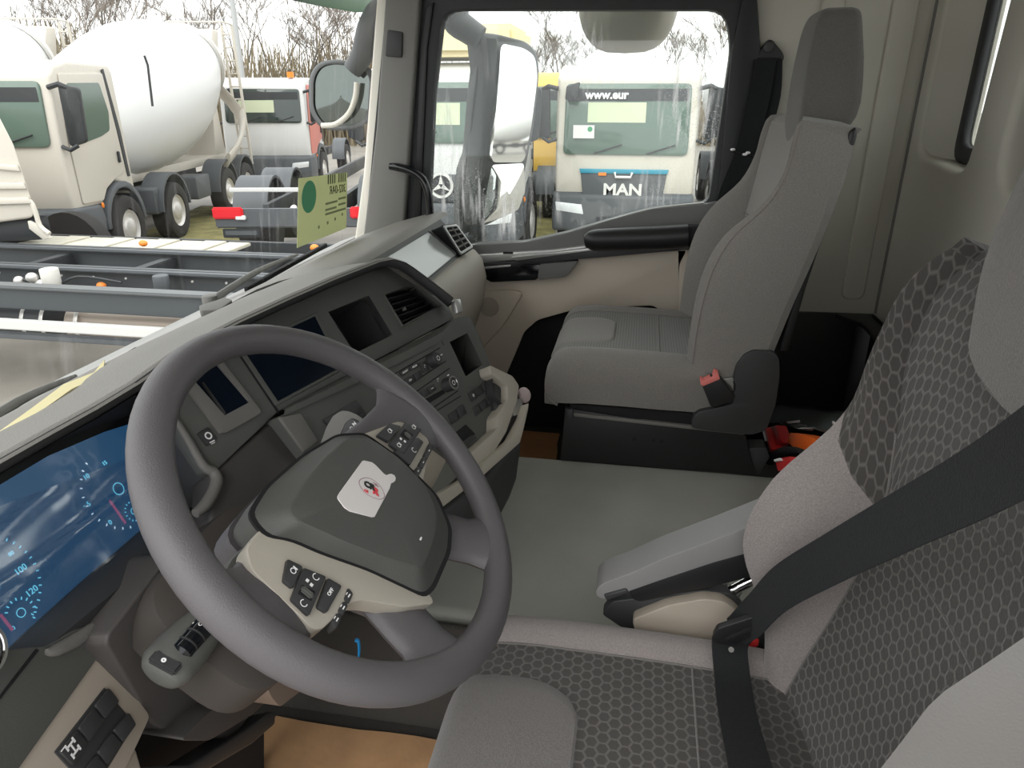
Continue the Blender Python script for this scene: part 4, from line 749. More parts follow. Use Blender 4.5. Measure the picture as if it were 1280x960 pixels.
# ================================================================ seats
def seat_back(th, cx, ctr, prot, hw, mats, dz=0., thick=.13, panel=.165, pans=None, name='', split=None, upper=None, near=None, edge=None):
    """ctr: (y, z) centre line of the front surface from the cushion up; prot: bolster depth, hw: half width, one per level"""
    C1 = [(.0, 0), (.35, .0), (.65, .0), (.86, 0), (1.0, 0)]                     # centre panel, fraction of panel half width
    lv = []
    n = len(ctr)
    cc, _ = spline([V((0, y, z)) for y, z in ctr], [0]*n, 4); pp, q = spline([V((p, h, pa)) for p, h, pa in zip(prot, hw, pans or [panel]*n)], [0]*n, 4)
    rows = []
    for i, (c, pq) in enumerate(zip(cc, pp)):
        d = (cc[min(i+1, len(cc)-1)]-cc[max(i-1, 0)]).normalized(); fw = V((0, -d.z, d.y)); fw = fw if fw.y > 0 else -fw
        p_, h_ = pq.x, pq.y; pn = min(pq.z, h_-.012); bw = h_-pn
        hl = lambda pn, p_, bw: [(pn*f, .018*f*f) for f, _ in C1]+[(pn+bw*.14, .02+p_*.42), (pn+bw*.34, .02+p_*.82), (pn+bw*.56, .02+p_), (pn+bw*.78, .016+p_*.88), (pn+bw*.94, .006+p_*.55), (pn+bw, -.02+p_*.2), (pn+bw*1.0, -.05), (pn+bw*.96, -thick*.8), (pn+bw*.80, -thick), (0, -thick-.012)]
        half = hl(pn, p_, bw); hn = half
        if near:
            j = i/4; j0 = min(int(j), n-2); q = j-j0; p2 = near[0][j0]*(1-q)+near[0][j0+1]*q; pn2 = near[1][j0]*(1-q)+near[1][j0+1]*q; hn = hl(pn2, p2, h_-pn2)
        rows.append([V((cx-a, 0, 0))+c+fw*f for a, f in reversed(hn)]+[V((cx+a, 0, 0))+c+fw*f for a, f in half[1:]])
    nc = len(rows[0]); mid = nc//2; k = len(C1)-1
    sp = split or len(rows)
    q_ = upper or len(rows)-1; NR = len(rows)-1
    def qq(j):                                                                 # the bolster tops run out on a slant
        d = j-mid
        if not upper: return q_
        if d >= 0: return q_-3.5*(d/k)**2 if d <= k else q_-3.5+min(d-k, 4)*1.2
        return q_+1.5*(d/k)**2 if d >= -k else q_+1.5+min(-d-k, 4)*.8
    def samp(j, t):
        i = min(int(t), NR-1); return lerp(rows[i][j], rows[i+1][j], t-i)
    MB().grid([r[mid-k:mid+k+1] for r in rows[:sp+1]]).build('back_panel', mats[0], th, 60)
    if split:
        MB().grid([[samp(j, sp+(qq(j)-sp)*a/12) for j in range(mid-k, mid+k+1)] for a in range(13)]).build('upper_back_panel', mats[0] if upper else mats[1], th, 60)
        MB().tube([p+V((0, .0006, 0)) for p in rows[sp][mid-k:mid+k+1]], .0014, 6).build('cross_seam', mats[4], th)
    if upper: MB().grid([[samp(j, qq(j)+(NR-qq(j))*a/14) for j in range(mid-k-8, mid+k+9)] for a in range(15)]).build('shoulder_panel', mats[0], th, 60)
    for sl, s in ((slice(mid-k-8, mid-k+1), -1), (slice(mid+k, mid+k+9), 1)):
        bm_ = mats[1] if s > 0 or len(mats) < 4 else mats[3]
        MB().grid([[samp(j, qq(j)*a/NR) for j in range(sl.start, sl.stop)] for a in range(NR+1)]).build('back_bolster', bm_, th, 60)
    mb = MB(); a, b = mid-k-8, mid+k+8
    rr = [r[b:]+r[:a+1] for r in rows]; mb.grid(rr)
    top = rows[-1]; mb.grid([top, [p+V((0, -.01, .012)) for p in top], [lerp(p, sum(top, V())/nc, .35)+V((0, -.01, .02)) for p in top], [lerp(p, sum(top, V())/nc, .98)+V((0, -.01, .022)) for p in top]], cu=True)
    mb.build('back_shell', mats[2], th, 60)
    if edge:
        for j in (mid-k-4, mid+k+4): MB().tube([r[j] for r in rows], .0017, 6).build('edge_piping', edge, th)
    # stitched piping along both seams
    for j in (mid-k, mid+k):
        MB().tube([r[j]+V((0, .001, 0)) for r in rows[:q_+1]], .0016, 6).build('seam_piping', mats[4] if len(mats) > 4 else mats[1], th)
    return rows
def seat_cushion(th, cx, yf, yr, zt, hw, mats, panel=.175, thick=.14, seam=None, bol=.02):
    prof = [(yf-.03, zt-thick), (yf-.005, zt-thick*.75), (yf+.003, zt-thick*.45), (yf-.006, zt-.03), (yf-.03, zt-.006)]
    ys = [yf-.03+(yr-yf+.03)*t for t in (.12, .25, .4, .52, .64, .76, .88, 1.0)]
    prof += [(y, zt+.004*math.sin(math.pi*(yf-y)/(yf-yr))-.012*((yf-y)/(yf-yr))**2) for y in ys]
    cc, _ = spline([V((0, *p)) for p in prof], [0]*len(prof), 3)
    rows = []
    for c in cc:
        f = max(0, min(1, (c.z-(zt-thick))/thick)); bw = hw-panel
        half = [(panel*t, .006*t*t) for t in (0, .3, .6, .85, 1.)]+[(panel+bw*.2, .006+bol*.7), (panel+bw*.45, .006+bol), (panel+bw*.72, bol*.8), (panel+bw*.92, -.004), (panel+bw, -.03), (panel+bw*1.0, -thick*.55), (panel+bw*.9, -thick*.95)]
        rows.append([V((cx-a, c.y, c.z+o*f)) for a, o in reversed(half)]+[V((cx+a, c.y, c.z+o*f)) for a, o in half[1:]])
    mid = len(rows[0])//2; k = 4
    cut = next((i for i, r in enumerate(rows) if r[mid].y < seam and i > 10), len(rows)-1) if seam is not None else len(rows)-1
    MB().grid([r[mid-k:mid+k+1] for r in rows[:cut+1]]).build('cushion_panel', mats[0], th, 60)
    if cut < len(rows)-1:
        MB().grid([r[mid-k:mid+k+1] for r in rows[cut:]]).build('rear_cushion_panel', mats[0], th, 60)
        MB().tube([p+V((0, 0, .0005)) for p in rows[cut][mid-k:mid+k+1]], .0015, 6).build('cross_seam', mats[2], th)
    MB().grid([r[:mid-k+1] for r in rows]).build('cushion_bolster', mats[1], th, 60)
    MB().grid([r[mid+k:] for r in rows]).build('cushion_bolster', mats[1], th, 60)
    for j in (mid-k, mid+k): MB().tube([r[j]+V((0, 0, .001)) for r in rows], .0015, 6).build('seam_piping', mats[2], th)
    MB().box((cx, (yf+yr)/2-.01, zt-thick*.93), (hw*1.8, yf-yr-.06, .02), .004).build('cushion_pan', black, th)
    return rows, cut
def pad_on(th, rows, hx, y_end, z0, m, h=.0095):
    """plain pad sewn into the front of a cushion, its rear corners rounded"""
    mid = len(rows[0])//2; c = [r[mid] for r in rows]; cx = c[0].x
    i0 = next(i for i, p in enumerate(c) if p.z > z0); i1 = next(i for i, p in enumerate(c) if p.y < y_end and i > i0)
    P = curve(c[i0:i1+1], 4); L = len(P)-1; out = []
    for i, p in enumerate(P):
        t = (P[min(i+1, L)]-P[max(i-1, 0)]).normalized(); nn = V((0, t.z, -t.y)); nn = nn if nn.z+nn.y > 0 else -nn
        e = max(0, (i/L-.55)/.45); wx = max(.02, (1-min(1, e)**5)**.2) if e < 1 else .55; row = []
        wx = (1-min(.985, e)**4)**.25
        for j in range(19):
            u = j/9-1; k = max(0, 1-abs(u)**8)*(1 if i < L else 0)
            row.append(V((cx+hx*wx*u, p.y, p.z+.006*abs(hx*wx*u/.17)**2))+nn*(-.003+h*k**.5))
        out.append(row)
    MB().grid(out).build('thigh_pad', m, th, 60)
# ---- driver's seat
ds = thing('driver_seat', "driver's seat with dark honeycomb fabric centre and taupe side bolsters", 'seat', (-.6, -.05, 0))
rows, cut = seat_cushion(ds, -.6, .205, -.30, .35, .245, (hexf, twill, twill_dk), seam=-.095, panel=.178)
mid = len(rows[0])//2
pad_on(ds, rows, .127, .045, .27, twill_dk)
back = seat_back(ds, -.6, [(-.235, .30), (-.262, .40), (-.29, .50), (-.312, .61), (-.325, .71), (-.333, .79), (-.345, .86), (-.365, .90)], [.012, .045, .115, .112, .05, .035, .03, .02], [.205, .232, .254, .257, .256, .254, .248, .235],
                 (hexf, twill, hexf, leather, twill_dk), panel=.17, pans=[.158, .160, .157, .154, .198, .240, .236, .22], split=12, upper=16, near=([.05, .08, .11, .12, .105, .07, .03, .02], [.16, .17, .172, .174, .18, .205, .23, .22]))
# integrated headrest
hp = [[(-.105, -.345, .845), (-.11, -.318, .85), (-.05, -.315, .828), (.05, -.315, .828), (.11, -.318, .85), (.105, -.345, .845)],
      [(-.118, -.37, .93), (-.12, -.318, .93), (-.06, -.312, .93), (.06, -.312, .93), (.12, -.318, .93), (.118, -.37, .93)],
      [(-.118, -.46, 1.0), (-.122, -.335, 1.0), (-.06, -.325, 1.0), (.06, -.325, 1.0), (.122, -.335, 1.0), (.118, -.46, 1.0)],
      [(-.112, -.49, 1.12), (-.115, -.355, 1.12), (-.06, -.345, 1.12), (.06, -.345, 1.12), (.115, -.355, 1.12), (.112, -.49, 1.12)],
      [(-.10, -.49, 1.20), (-.10, -.375, 1.20), (-.06, -.365, 1.205), (.06, -.365, 1.205), (.10, -.375, 1.20), (.10, -.49, 1.20)],
      [(-.08, -.47, 1.225), (-.08, -.41, 1.225), (-.04, -.40, 1.23), (.04, -.40, 1.23), (.08, -.41, 1.225), (.08, -.47, 1.225)]]
def headrest(th, hp, d, m, name='headrest'):
    R_ = [[V(p)+V(d) for p in r] for r in hp]
    cols = []
    for j in range(len(R_[0])): cols.append(curve([r[j] for r in R_], 3))
    rr = [curve([c[i] for c in cols], 3, True) for i in range(len(cols[0]))]
    mb = MB(); vs = mb._grid(rr, cu=True); mb.cap(vs[0][::-1]); mb.cap(vs[-1]); return mb.build(name, m, th, 60)
headrest(ds, hp, (-.6, -.0, 0), twill_dk)
MB().box((-.6, -.05, .125), (.36, .40, .17), .02).build('seat_base', matte_black, ds)
MB().box((-.6, -.05, .02), (.42, .46, .04), .008).build('seat_foot', dash_dark, ds)
# folding armrest with its black under-shell and metal joint
aX = -.335
top = [(-0.335,0.028,0.3958),(-0.335,0.0192,0.4085),(-0.335,-0.0232,0.4338),(-0.335,-0.0661,0.4641),(-0.335,-0.1283,0.501),(-0.335,-0.1797,0.5328),(-0.335,-0.2208,0.5574)]; low_ = [(-0.335,-0.2284,0.5026),(-0.335,-0.183,0.4892),(-0.335,-0.1321,0.4643),(-0.335,-0.0689,0.4287),(-0.335,-0.0251,0.4031),(-0.335,0.0109,0.3808),(-0.335,0.0252,0.3846)]
mb = MB().slab(rnd(top+low_, .006, 3), (.058, 0, 0), .012, 4); mb.build('armrest', arm_m, ds)
mb = MB().slab(rnd([(-0.33,-0.0206,0.4),(-0.33,-0.0693,0.425),(-0.33,-0.1328,0.4608),(-0.33,-0.184,0.4859),(-0.33,-0.2308,0.4916),(-0.33,-0.2093,0.4544),(-0.33,-0.1263,0.4158),(-0.33,-0.0381,0.3808),(-0.33,-0.0286,0.3824)], .005, 3), (.036, 0, 0), .005, 3); mb.build('armrest_shell', black, ds)
mb = MB().slab([(-0.338,0.0159,0.3912),(-0.338,-0.0169,0.4071),(-0.338,-0.0208,0.3991),(-0.338,0.0107,0.3803)], (.03, 0, 0), .003, 2); mb.build('armrest_catch', dash_dark, ds)
mb = MB().cyl([(-0.3,-0.1361,0.3853)][0], [(-0.3,-0.1665,0.401)][0], .011, 14, .002); mb.build('joint_sleeve', steel, ds)
mb = MB().cyl([(-0.31,-0.1581,0.3961)][0], [(-0.31,-0.196,0.4267)][0], .008, 14, .002); mb.build('joint_pin', chrome, ds)
mb = MB().tube([(-0.31,-0.1304,0.388),(-0.31,-0.154,0.3812),(-0.31,-0.1716,0.3865),(-0.31,-0.1808,0.405)], .004, 8, sub=3); mb.build('joint_spring', steel, ds)
# seat side trim beside the cushion
MB().slab(rnd([(-0.345,-0.0281,0.3581),(-0.345,-0.0772,0.3912),(-0.345,-0.1259,0.4093),(-0.345,-0.1534,0.409),(-0.345,-0.1735,0.3951),(-0.345,-0.1947,0.3642),(-0.345,-0.213,0.3057),(-0.345,-0.1607,0.2881),(-0.345,-0.0435,0.3008)], .008, 3), (.02, 0, 0), .006, 3).build('side_trim', beige, ds)
MB().slab(rnd([(-0.325,0.0168,0.3453),(-0.325,0.0026,0.3711),(-0.325,-0.1273,0.4093),(-0.325,-0.1664,0.409),(-0.325,-0.1928,0.3729),(-0.325,-0.2013,0.3304),(-0.325,-0.043,0.3058)], .006, 3), (.02, 0, 0), .006, 3).build('side_trim_back', dash_dark, ds)
# buckle fixed to the seat
mb = MB().slab(rnd([(-0.365,-0.1751,0.3615),(-0.365,-0.2017,0.3908),(-0.365,-0.2509,0.3422),(-0.365,-0.241,0.3204),(-0.365,-0.1987,0.3279)], .003, 2), (.022, 0, 0), .004, 2); bk = mb.build('buckle', black, ds)
MB().slab(rnd([(-0.368,-0.1825,0.3511),(-0.368,-0.1994,0.3722),(-0.368,-0.2032,0.3671),(-0.368,-0.2032,0.3586),(-0.368,-0.187,0.3404)], .001, 2), (.004, 0, 0), .001).build('buckle_button', red, bk)
MB().slab([(-0.35,-0.205,0.3982),(-0.35,-0.21,0.4017),(-0.35,-0.2534,0.32),(-0.35,-0.2459,0.3188)], (.004, 0, 0), .001).build('buckle_stay', steel, bk)
MB().slab([(-0.345,-0.2045,0.3912),(-0.345,-0.2091,0.3975),(-0.345,-0.2324,0.36),(-0.345,-0.2561,0.3305),(-0.345,-0.2696,0.3121),(-0.345,-0.2547,0.3008),(-0.345,-0.2277,0.3376)], (.02, 0, 0), .003).build('buckle_arm', dash_dark, bk)

# ---- driver's belt: diagonal and lap webbing, tongue in the buckle
b = thing('seat_belt', "black seat belt across the driver's seat, its tongue pushed into the buckle", 'seat belt', (-.4, -.15, .4))
P0 = [V((-1.03, -.36, 1.12))] + [V(p) for p in [(-0.9,-0.1972,0.9679)] + [(-0.82,-0.2224,0.9073)] + [(-0.74,-0.2336,0.8348)] + [(-0.65,-0.2315,0.7464)] + [(-0.555,-0.2138,0.6388)] + [(-0.485,-0.1879,0.5438)] + [(-0.43,-0.1748,0.4548)] + [(-0.405,-0.1613,0.4068)]]
pts = curve(P0, 6)
side = V((.25, .15, 1))
MB().strip(pts, [.048]*(len(pts)-6)+[.046, .044, .042, .04, .04, .04], .0011, side).build('diagonal_webbing', beltm, b)
P0 = [V(p) for p in [(-0.4,-0.1631,0.3959)] + [(-0.43,-0.1525,0.4074)] + [(-0.47,-0.1545,0.387)] + [(-0.53,-0.1529,0.3935)] + [(-0.6,-0.1507,0.4174)] + [(-0.68,-0.146,0.4553)] + [(-0.8,-0.1332,0.5375)]]
pts = curve(P0, 5)
MB().strip(pts, .046, .0011, V((-.12, 1, .12))).build('lap_webbing', beltm, b)
MB().slab(rnd([(-0.432,-0.13,0.4175),(-0.432,-0.1345,0.4325),(-0.432,-0.1835,0.4615),(-0.432,-0.1926,0.4515),(-0.432,-0.1914,0.4373),(-0.432,-0.1763,0.4246),(-0.432,-0.1397,0.4019)], .004, 3), (.010, 0, 0), .004, 3).build('tongue', black, b)
MB().slab(rnd([(-0.434,-0.1446,0.4202),(-0.434,-0.1756,0.4443),(-0.434,-0.1801,0.4398),(-0.434,-0.149,0.417)], .001, 2), (.002, 0, 0), .0005).build('tongue_slot', matte_black, b)
MB().cyl([(-0.452,-0.1509,0.419)][0], [(-0.448,-0.1517,0.4155)][0], .0035, 14).build('belt_stud', dash_hi, b)

# ---- passenger seat
ps = thing('passenger_seat', 'grey passenger seat on black base beside the far door', 'seat', (.65, -.05, .0))
rows, cut = seat_cushion(ps, .65, .20, -.26, .482, .237, (ribf, seatg, twill), seam=-.06, panel=.165, thick=.125, bol=.010)
pad_on(ps, rows, .122, .055, .435, seatg, .0062)
seat_back(ps, .65, [(-.205, .40), (-.232, .52), (-.265, .66), (-.292, .76), (-.312, .85), (-.325, .92), (-.333, .975), (-.338, 1.01)], [.05, .08, .10, .085, .03, .012, .012, .01], [.235, .24, .24, .238, .234, .230, .225, .212],
          (ribf, seatg, seatg, seatg, twill), panel=.155, pans=[.15, .155, .155, .16, .19, .215, .21, .195], thick=.09, split=13, edge=twill)
def hr_(z, w_, f, b_, dz=0): return [(-w_*.92, b_, z), (-w_, f-.02, z), (-w_*.8, f, z+dz), (w_*.8, f, z+dz), (w_, f-.02, z), (w_*.92, b_, z)]
hp2 = [hr_(.93, .085, -.335, -.37, -.012), hr_(.96, .094, -.335, -.40), hr_(1.03, .097, -.335, -.452), hr_(1.12, .095, -.336, -.452), hr_(1.20, .088, -.342, -.438), hr_(1.236, .080, -.352, -.430), hr_(1.246, .06, -.365, -.42)]
headrest(ps, hp2, (.65, .0, .0), seatg_dk)
# black trim strip down the rear edge of the backrest
e_ = [(0.432,-0.4113,1.004),(0.432,-0.4233,1.015),(0.432,-0.428,0.9962),(0.432,-0.4213,0.9254),(0.432,-0.4011,0.8349),(0.432,-0.3758,0.6768),(0.432,-0.3579,0.5253),(0.432,-0.3387,0.5241),(0.432,-0.3598,0.6943),(0.432,-0.3841,0.8512),(0.432,-0.4031,0.9411),(0.432,-0.4108,0.9883)]
MB().slab(e_, (.40, 0, 0), .006, 3).build('back_rim', black, ps)
# base box with rail, recliner cover and buckle
MB().slab(rnd([(0.425,0.1523,0.3479),(0.425,-0.2887,0.3077),(0.425,-0.3259,0.2032),(0.425,0.1605,0.1981)], .004, 2), (.40, 0, 0), .006, 3).build('seat_base', black, ps)
MB().slab([(0.42,0.1394,0.338),(0.42,-0.2829,0.3203),(0.42,-0.2839,0.3118),(0.42,0.1392,0.3292)], (.02, 0, 0), .001).build('base_rail', dash_hi, ps)  # lighter plastic paints the highlight line along the rail
MB().slab([(0.415,0.1472,0.3483),(0.415,0.1313,0.3496),(0.415,0.1286,0.3257),(0.415,0.1445,0.3223)], (.02, 0, 0), .002).build('rail_end', dash_dark, ps)
for px in ([(0.423,-0.0244,0.2772)], [(0.423,-0.0716,0.2768)], [(0.423,-0.0912,0.2763)]): MB().cyl(V(px[0]), V(px[0])+V((.004, 0, 0)), .0045, 12).build('base_hole', matte_black, ps)
MB().slab([(0.43,0.141,0.3576),(0.43,-0.1483,0.3561),(0.43,-0.2914,0.3377),(0.43,-0.2952,0.3058),(0.43,0.1402,0.3291)], (.38, 0, 0), .004).build('slide_frame', matte_black, ps)
rc = [(0.4,-0.1566,0.3299),(0.4,-0.1578,0.3576),(0.4,-0.1712,0.3734),(0.4,-0.2265,0.3922),(0.4,-0.2475,0.4),(0.4,-0.2383,0.4501),(0.4,-0.2422,0.4941),(0.4,-0.2567,0.5224),(0.4,-0.2762,0.5352),(0.4,-0.3182,0.534),(0.4,-0.3341,0.5195),(0.4,-0.3415,0.4771),(0.4,-0.3421,0.4072),(0.4,-0.3295,0.338),(0.4,-0.2986,0.3227),(0.4,-0.2245,0.325)]
MB().slab(rnd(rc, .008, 3), (.03, 0, 0), .008, 3).build('recliner_cover', dash_dark, ps)
mb = MB().slab(rnd([(0.388,-0.1664,0.4538),(0.388,-0.2017,0.4782),(0.388,-0.2454,0.4233),(0.388,-0.2447,0.4131),(0.388,-0.2035,0.3915),(0.388,-0.1941,0.3949)], .003, 2), (.022, 0, 0), .004, 2); bk = mb.build('buckle', black, ps)
MB().slab(rnd([(0.385,-0.1635,0.4628),(0.385,-0.1728,0.4595),(0.385,-0.1915,0.4707),(0.385,-0.1938,0.4828),(0.385,-0.2029,0.4814),(0.385,-0.2081,0.4659),(0.385,-0.1724,0.4454),(0.385,-0.1666,0.449)], .0015, 2), (.024, 0, 0), .002, 2).build('buckle_button', redsoft, bk)
MB().slab([(0.4,-0.2173,0.4607),(0.4,-0.2383,0.4661),(0.4,-0.2494,0.4469),(0.4,-0.2463,0.4264),(0.4,-0.2374,0.442)], (.008, 0, 0), .001).build('buckle_stay', steel, bk)
for o, l in ():
    pass

# ================================================================ loose and fixed things in the cab
mb = MB().slab([(-.24, -.72, .0), (.437, -.72, .0), (.437, -.72, .2), (-.19, -.72, .2)], (0, 1.40, 0), .016, 3)
en = thing('engine_cover', 'flat grey mat-covered engine tunnel between the two seats', 'engine cover', (.1, 0, 0))
mb.build('tunnel_mat', tunnel_m, en)
MB().slab([(-.262, -.70, .0), (-.208, -.70, .192), (-.208, .68, .192), (-.262, .68, .0)], (-.012, 0, 0), .004).build('side_carpet', carpet, en)
def sheet(poly, th, m, name, label, cat, z=0., jit=.004):
    P = []
    n = len(poly)
    for i in range(n):
        a, b = V(poly[i]), V(poly[(i+1) % n])
        for k in range(6): P.append(lerp(a, b, k/6)+V((random.uniform(-jit, jit), random.uniform(-jit, jit), 0)))
    return prop(MB().slab(P, (0, 0, th)).build(name, m), label, cat)
sheet([(-.30, .28, .001), (-.30, .60, .001), (-.44, .62, .001), (-.44, .26, .001)], .006, cardboard, 'cardboard_sheet', 'torn cardboard sheet on the floor under the steering wheel', 'cardboard')
sheet([(-.425, .24, .008), (-.43, .56, .008), (-.78, .54, .008), (-.78, .22, .008)], .006, cardboard, 'cardboard_sheet', 'cardboard sheet overlapping the torn one, nearest the door', 'cardboard')
sheet([(.56, .20, .001), (.57, .62, .001), (.98, .62, .001), (.98, .22, .001)], .006, mat('cardboard_dark', (.45, .22, .10), .85, bump=.4, scale=60, var=.15), 'cardboard_sheet', 'brown cardboard sheet in the passenger footwell', 'cardboard')
# black locker in the rear corner
lk = thing('rear_locker', 'black open storage recess in the corner behind the passenger seat', 'locker', (.7, -.55, .0))
MB().slab([(1.04, -.30, .0), (1.04, -.30, .455), (1.04, -.722, .46), (1.04, -.722, 0)], (-.02, 0, 0), .004).build('side_panel', black, lk)
MB().slab([(1.03, -.70, .0), (1.03, -.70, .46), (.25, -.70, .46), (.25, -.70, .0)], (0, -.02, 0), .006).build('back_panel', matte_black, lk)
MB().slab([(1.03, -.60, .46), (1.03, -.722, .46), (.25, -.722, .46), (.25, -.66, .46), (.93, -.66, .46)], (0, 0, -.014), .004).build('top_rim', black, lk)
MB().slab([(.95, -.655, .0), (.95, -.655, .445), (.93, -.69, .445), (.93, -.69, .0)], (.02, 0, 0), .004).build('corner_post', black, lk)
MB().slab([(0.7067,-0.65,0.5397),(0.6822,-0.65,0.5427),(0.6905,-0.65,0.5145),(0.7096,-0.65,0.5129)], (0, -.006, 0), .001).build('latch', dash_dark, lk)
for px in ([(1.355,-0.7,0.0743)], [(1.145,-0.7,0.1602)]): MB().ell(px[0], (.006, .003, .004)).build('hook', steel, lk)
MB().slab(rnd([(1.311,-0.55,0.2168),(1.207,-0.55,0.3108),(1.149,-0.55,0.2714),(1.234,-0.55,0.2353)], .004), (0, -.02, 0), .003).build('locker_bracket', doorg, lk)
# clear plastic pouch with red tool, orange packet and strap behind the tunnel
R0 = [V(p) for p in [(1.326,-0.5,-0.0611),(1.239,-0.5,0.0578),(0.9694,-0.5,0.1713),(0.6171,-0.5,0.3097),(0.3419,-0.5,0.4229)]]; R1 = [V(p) for p in [(1.002,-0.44,0.0703),(0.8634,-0.44,0.1542),(0.5434,-0.44,0.2837),(0.338,-0.44,0.3727),(0.1314,-0.44,0.4628)]]
rows = [[lerp(a, b, t)+V((.004*math.sin(9*i+4*t), .012*math.sin(3.1*t)+.004*math.cos(7*i), .003*math.sin(5*i+6*t))) for i, (a, b) in enumerate(zip(curve(R0, 5), curve(R1, 5)))] for t in [k/8 for k in range(9)]]
pm = mat('pouch_film', (.10, .115, .11), .12, spec=.9); 
pch = MB().grid(rows).build('plastic_pouch', pm, None, 60); prop(pch, 'crumpled clear plastic pouch lying behind the passenger seat', 'pouch')
sd_ = pch.modifiers.new('skin', 'SOLIDIFY'); sd_.thickness = .001
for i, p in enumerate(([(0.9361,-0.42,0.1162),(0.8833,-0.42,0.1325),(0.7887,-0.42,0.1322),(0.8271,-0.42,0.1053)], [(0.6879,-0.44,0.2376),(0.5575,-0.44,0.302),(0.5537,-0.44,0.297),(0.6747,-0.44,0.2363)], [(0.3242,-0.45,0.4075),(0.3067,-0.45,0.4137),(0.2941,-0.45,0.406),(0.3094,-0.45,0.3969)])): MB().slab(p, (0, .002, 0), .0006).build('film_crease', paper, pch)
ht = thing('red_tool', 'red plastic tool handle sticking out of the pouch behind the tunnel', 'tool', V([(0.591,-0.42,0.203)][0]))
MB().slab([(0.6944,-0.415,0.2104),(0.5738,-0.415,0.2765),(0.4813,-0.415,0.2713),(0.5529,-0.415,0.2218),(0.5813,-0.415,0.1979)], (0, .03, 0), .006, 3).build('handle', mat('dark_red', (.45, .015, .02), .4), ht)
MB().slab([(0.6447,-0.4,0.2326),(0.618,-0.4,0.2475),(0.51,-0.4,0.2352),(0.5226,-0.4,0.2219)], (0, .03, 0), .003, 2).build('handle_edge', red, ht)
wt = MB().slab(rnd([(0.4899,-0.43,0.2705),(0.4672,-0.43,0.3058),(0.3584,-0.43,0.354),(0.2604,-0.43,0.3919),(0.2321,-0.43,0.3926),(0.3244,-0.43,0.3304),(0.4022,-0.43,0.295)], .002), (0, .03, 0), .006, 3).build('orange_packet', orange); prop(wt, 'bright orange packet lying beside the red tool handle', 'packet')
vs_ = MB().slab(rnd([(0.3152,-0.37,0.3053),(0.257,-0.37,0.3399),(0.1916,-0.37,0.3779),(0.1529,-0.37,0.369),(0.2721,-0.37,0.3)], .002), (0, .03, 0), .005, 3).build('red_canister', red); prop(vs_, 'small red canister with white end below the black strap', 'canister')
MB().slab([(0.307,-0.368,0.3094),(0.2556,-0.368,0.3405),(0.2396,-0.368,0.3431),(0.2899,-0.368,0.3124)], (0, .034, 0), .001).build('canister_label', white, vs_)
st_ = MB().tube([(0.5903,-0.385,0.1568),(0.4743,-0.385,0.2454),(0.3434,-0.385,0.3208),(0.2402,-0.385,0.3617),(0.193,-0.385,0.3637),(0.1882,-0.385,0.3361)], [(.016, .006)]*6, 10, sub=4, flat=(0, 1, .3)).build('retaining_strap', matte_black); prop(st_, 'black curved strap looped over the red canister', 'strap')
bx = MB().slab(rnd([(0.44,-0.3028,0.2688),(0.44,-0.3439,0.2724),(0.44,-0.3547,0.2469),(0.44,-0.3378,0.2006),(0.44,-0.2999,0.1969)], .005), (.05, 0, 0), .006).build('tool_box', dash_dark); prop(bx, 'dark plastic tool box end beside the passenger seat base', 'box')
# blue cable tie under the wheel
prop(MB().tube([(-0.4953,0.3372,0.3967),(-0.4953,0.3328,0.3947),(-0.5003,0.3309,0.3818),(-0.5058,0.3321,0.3689),(-0.5095,0.3347,0.361)], [(.0035, .0012)]*5, 8, sub=4, flat=WX).build('cable_tie', blue), 'bright blue cable tie hanging beneath the steering wheel', 'cable tie')
rag = MB().ell(V([(0.2379,0.2264,0.4551)][0]), (.022, .018, .012), frame(V((0, 0, 0)), FH, LU).to_3x3(), 14, 8).build('wiping_rag', mat('pale_rag', (.55, .45, .45), .9, bump=.8, scale=90, dist=.006)); prop(rag, 'pale pinkish rag tucked behind the beige centre tray', 'rag')
# papers on the left end of the dashboard top
lo = [(-0.6618,0.6558,0.738),(-0.6223,0.6562,0.738),(-0.5633,0.6705,0.738),(-0.4925,0.6891,0.738),(-0.4492,0.6813,0.738),(-0.4039,0.7016,0.738),(-0.4341,0.6792,0.738),(-0.466,0.6633,0.738),(-0.5045,0.6679,0.738),(-0.5715,0.6529,0.738),(-0.6468,0.6328,0.738),(-0.6881,0.6292,0.738)]
pp = prop(MB().slab(lo, (0, 0, .002)).build('yellow_paper', cream), 'crumpled pale yellow paper on the dashboard under the windscreen', 'paper')
lo = [(-0.7018,0.6153,0.738),(-0.65,0.6298,0.738),(-0.5972,0.64,0.738),(-0.523,0.6578,0.738),(-0.4565,0.6732,0.738),(-0.4823,0.6617,0.738),(-0.5831,0.6324,0.738),(-0.6741,0.6067,0.738),(-0.715,0.6019,0.738)]
prop(MB().slab(lo, (0, 0, .0015)).build('brown_paper', tan), 'folded brown paper lying in front of the yellow paper', 'paper')
cv = prop(MB().slab(rnd([(-0.0522,0.7882,0.7),(-0.0119,0.777,0.7),(0.0114,0.7742,0.7),(-0.0066,0.7471,0.7),(-0.0692,0.7362,0.7),(-0.0845,0.7648,0.7)], .006), (0, 0, .014), .005, 3).build('sensor_cover', dash_hi), 'flat grey sensor cover at the foot of the windscreen', 'cover')
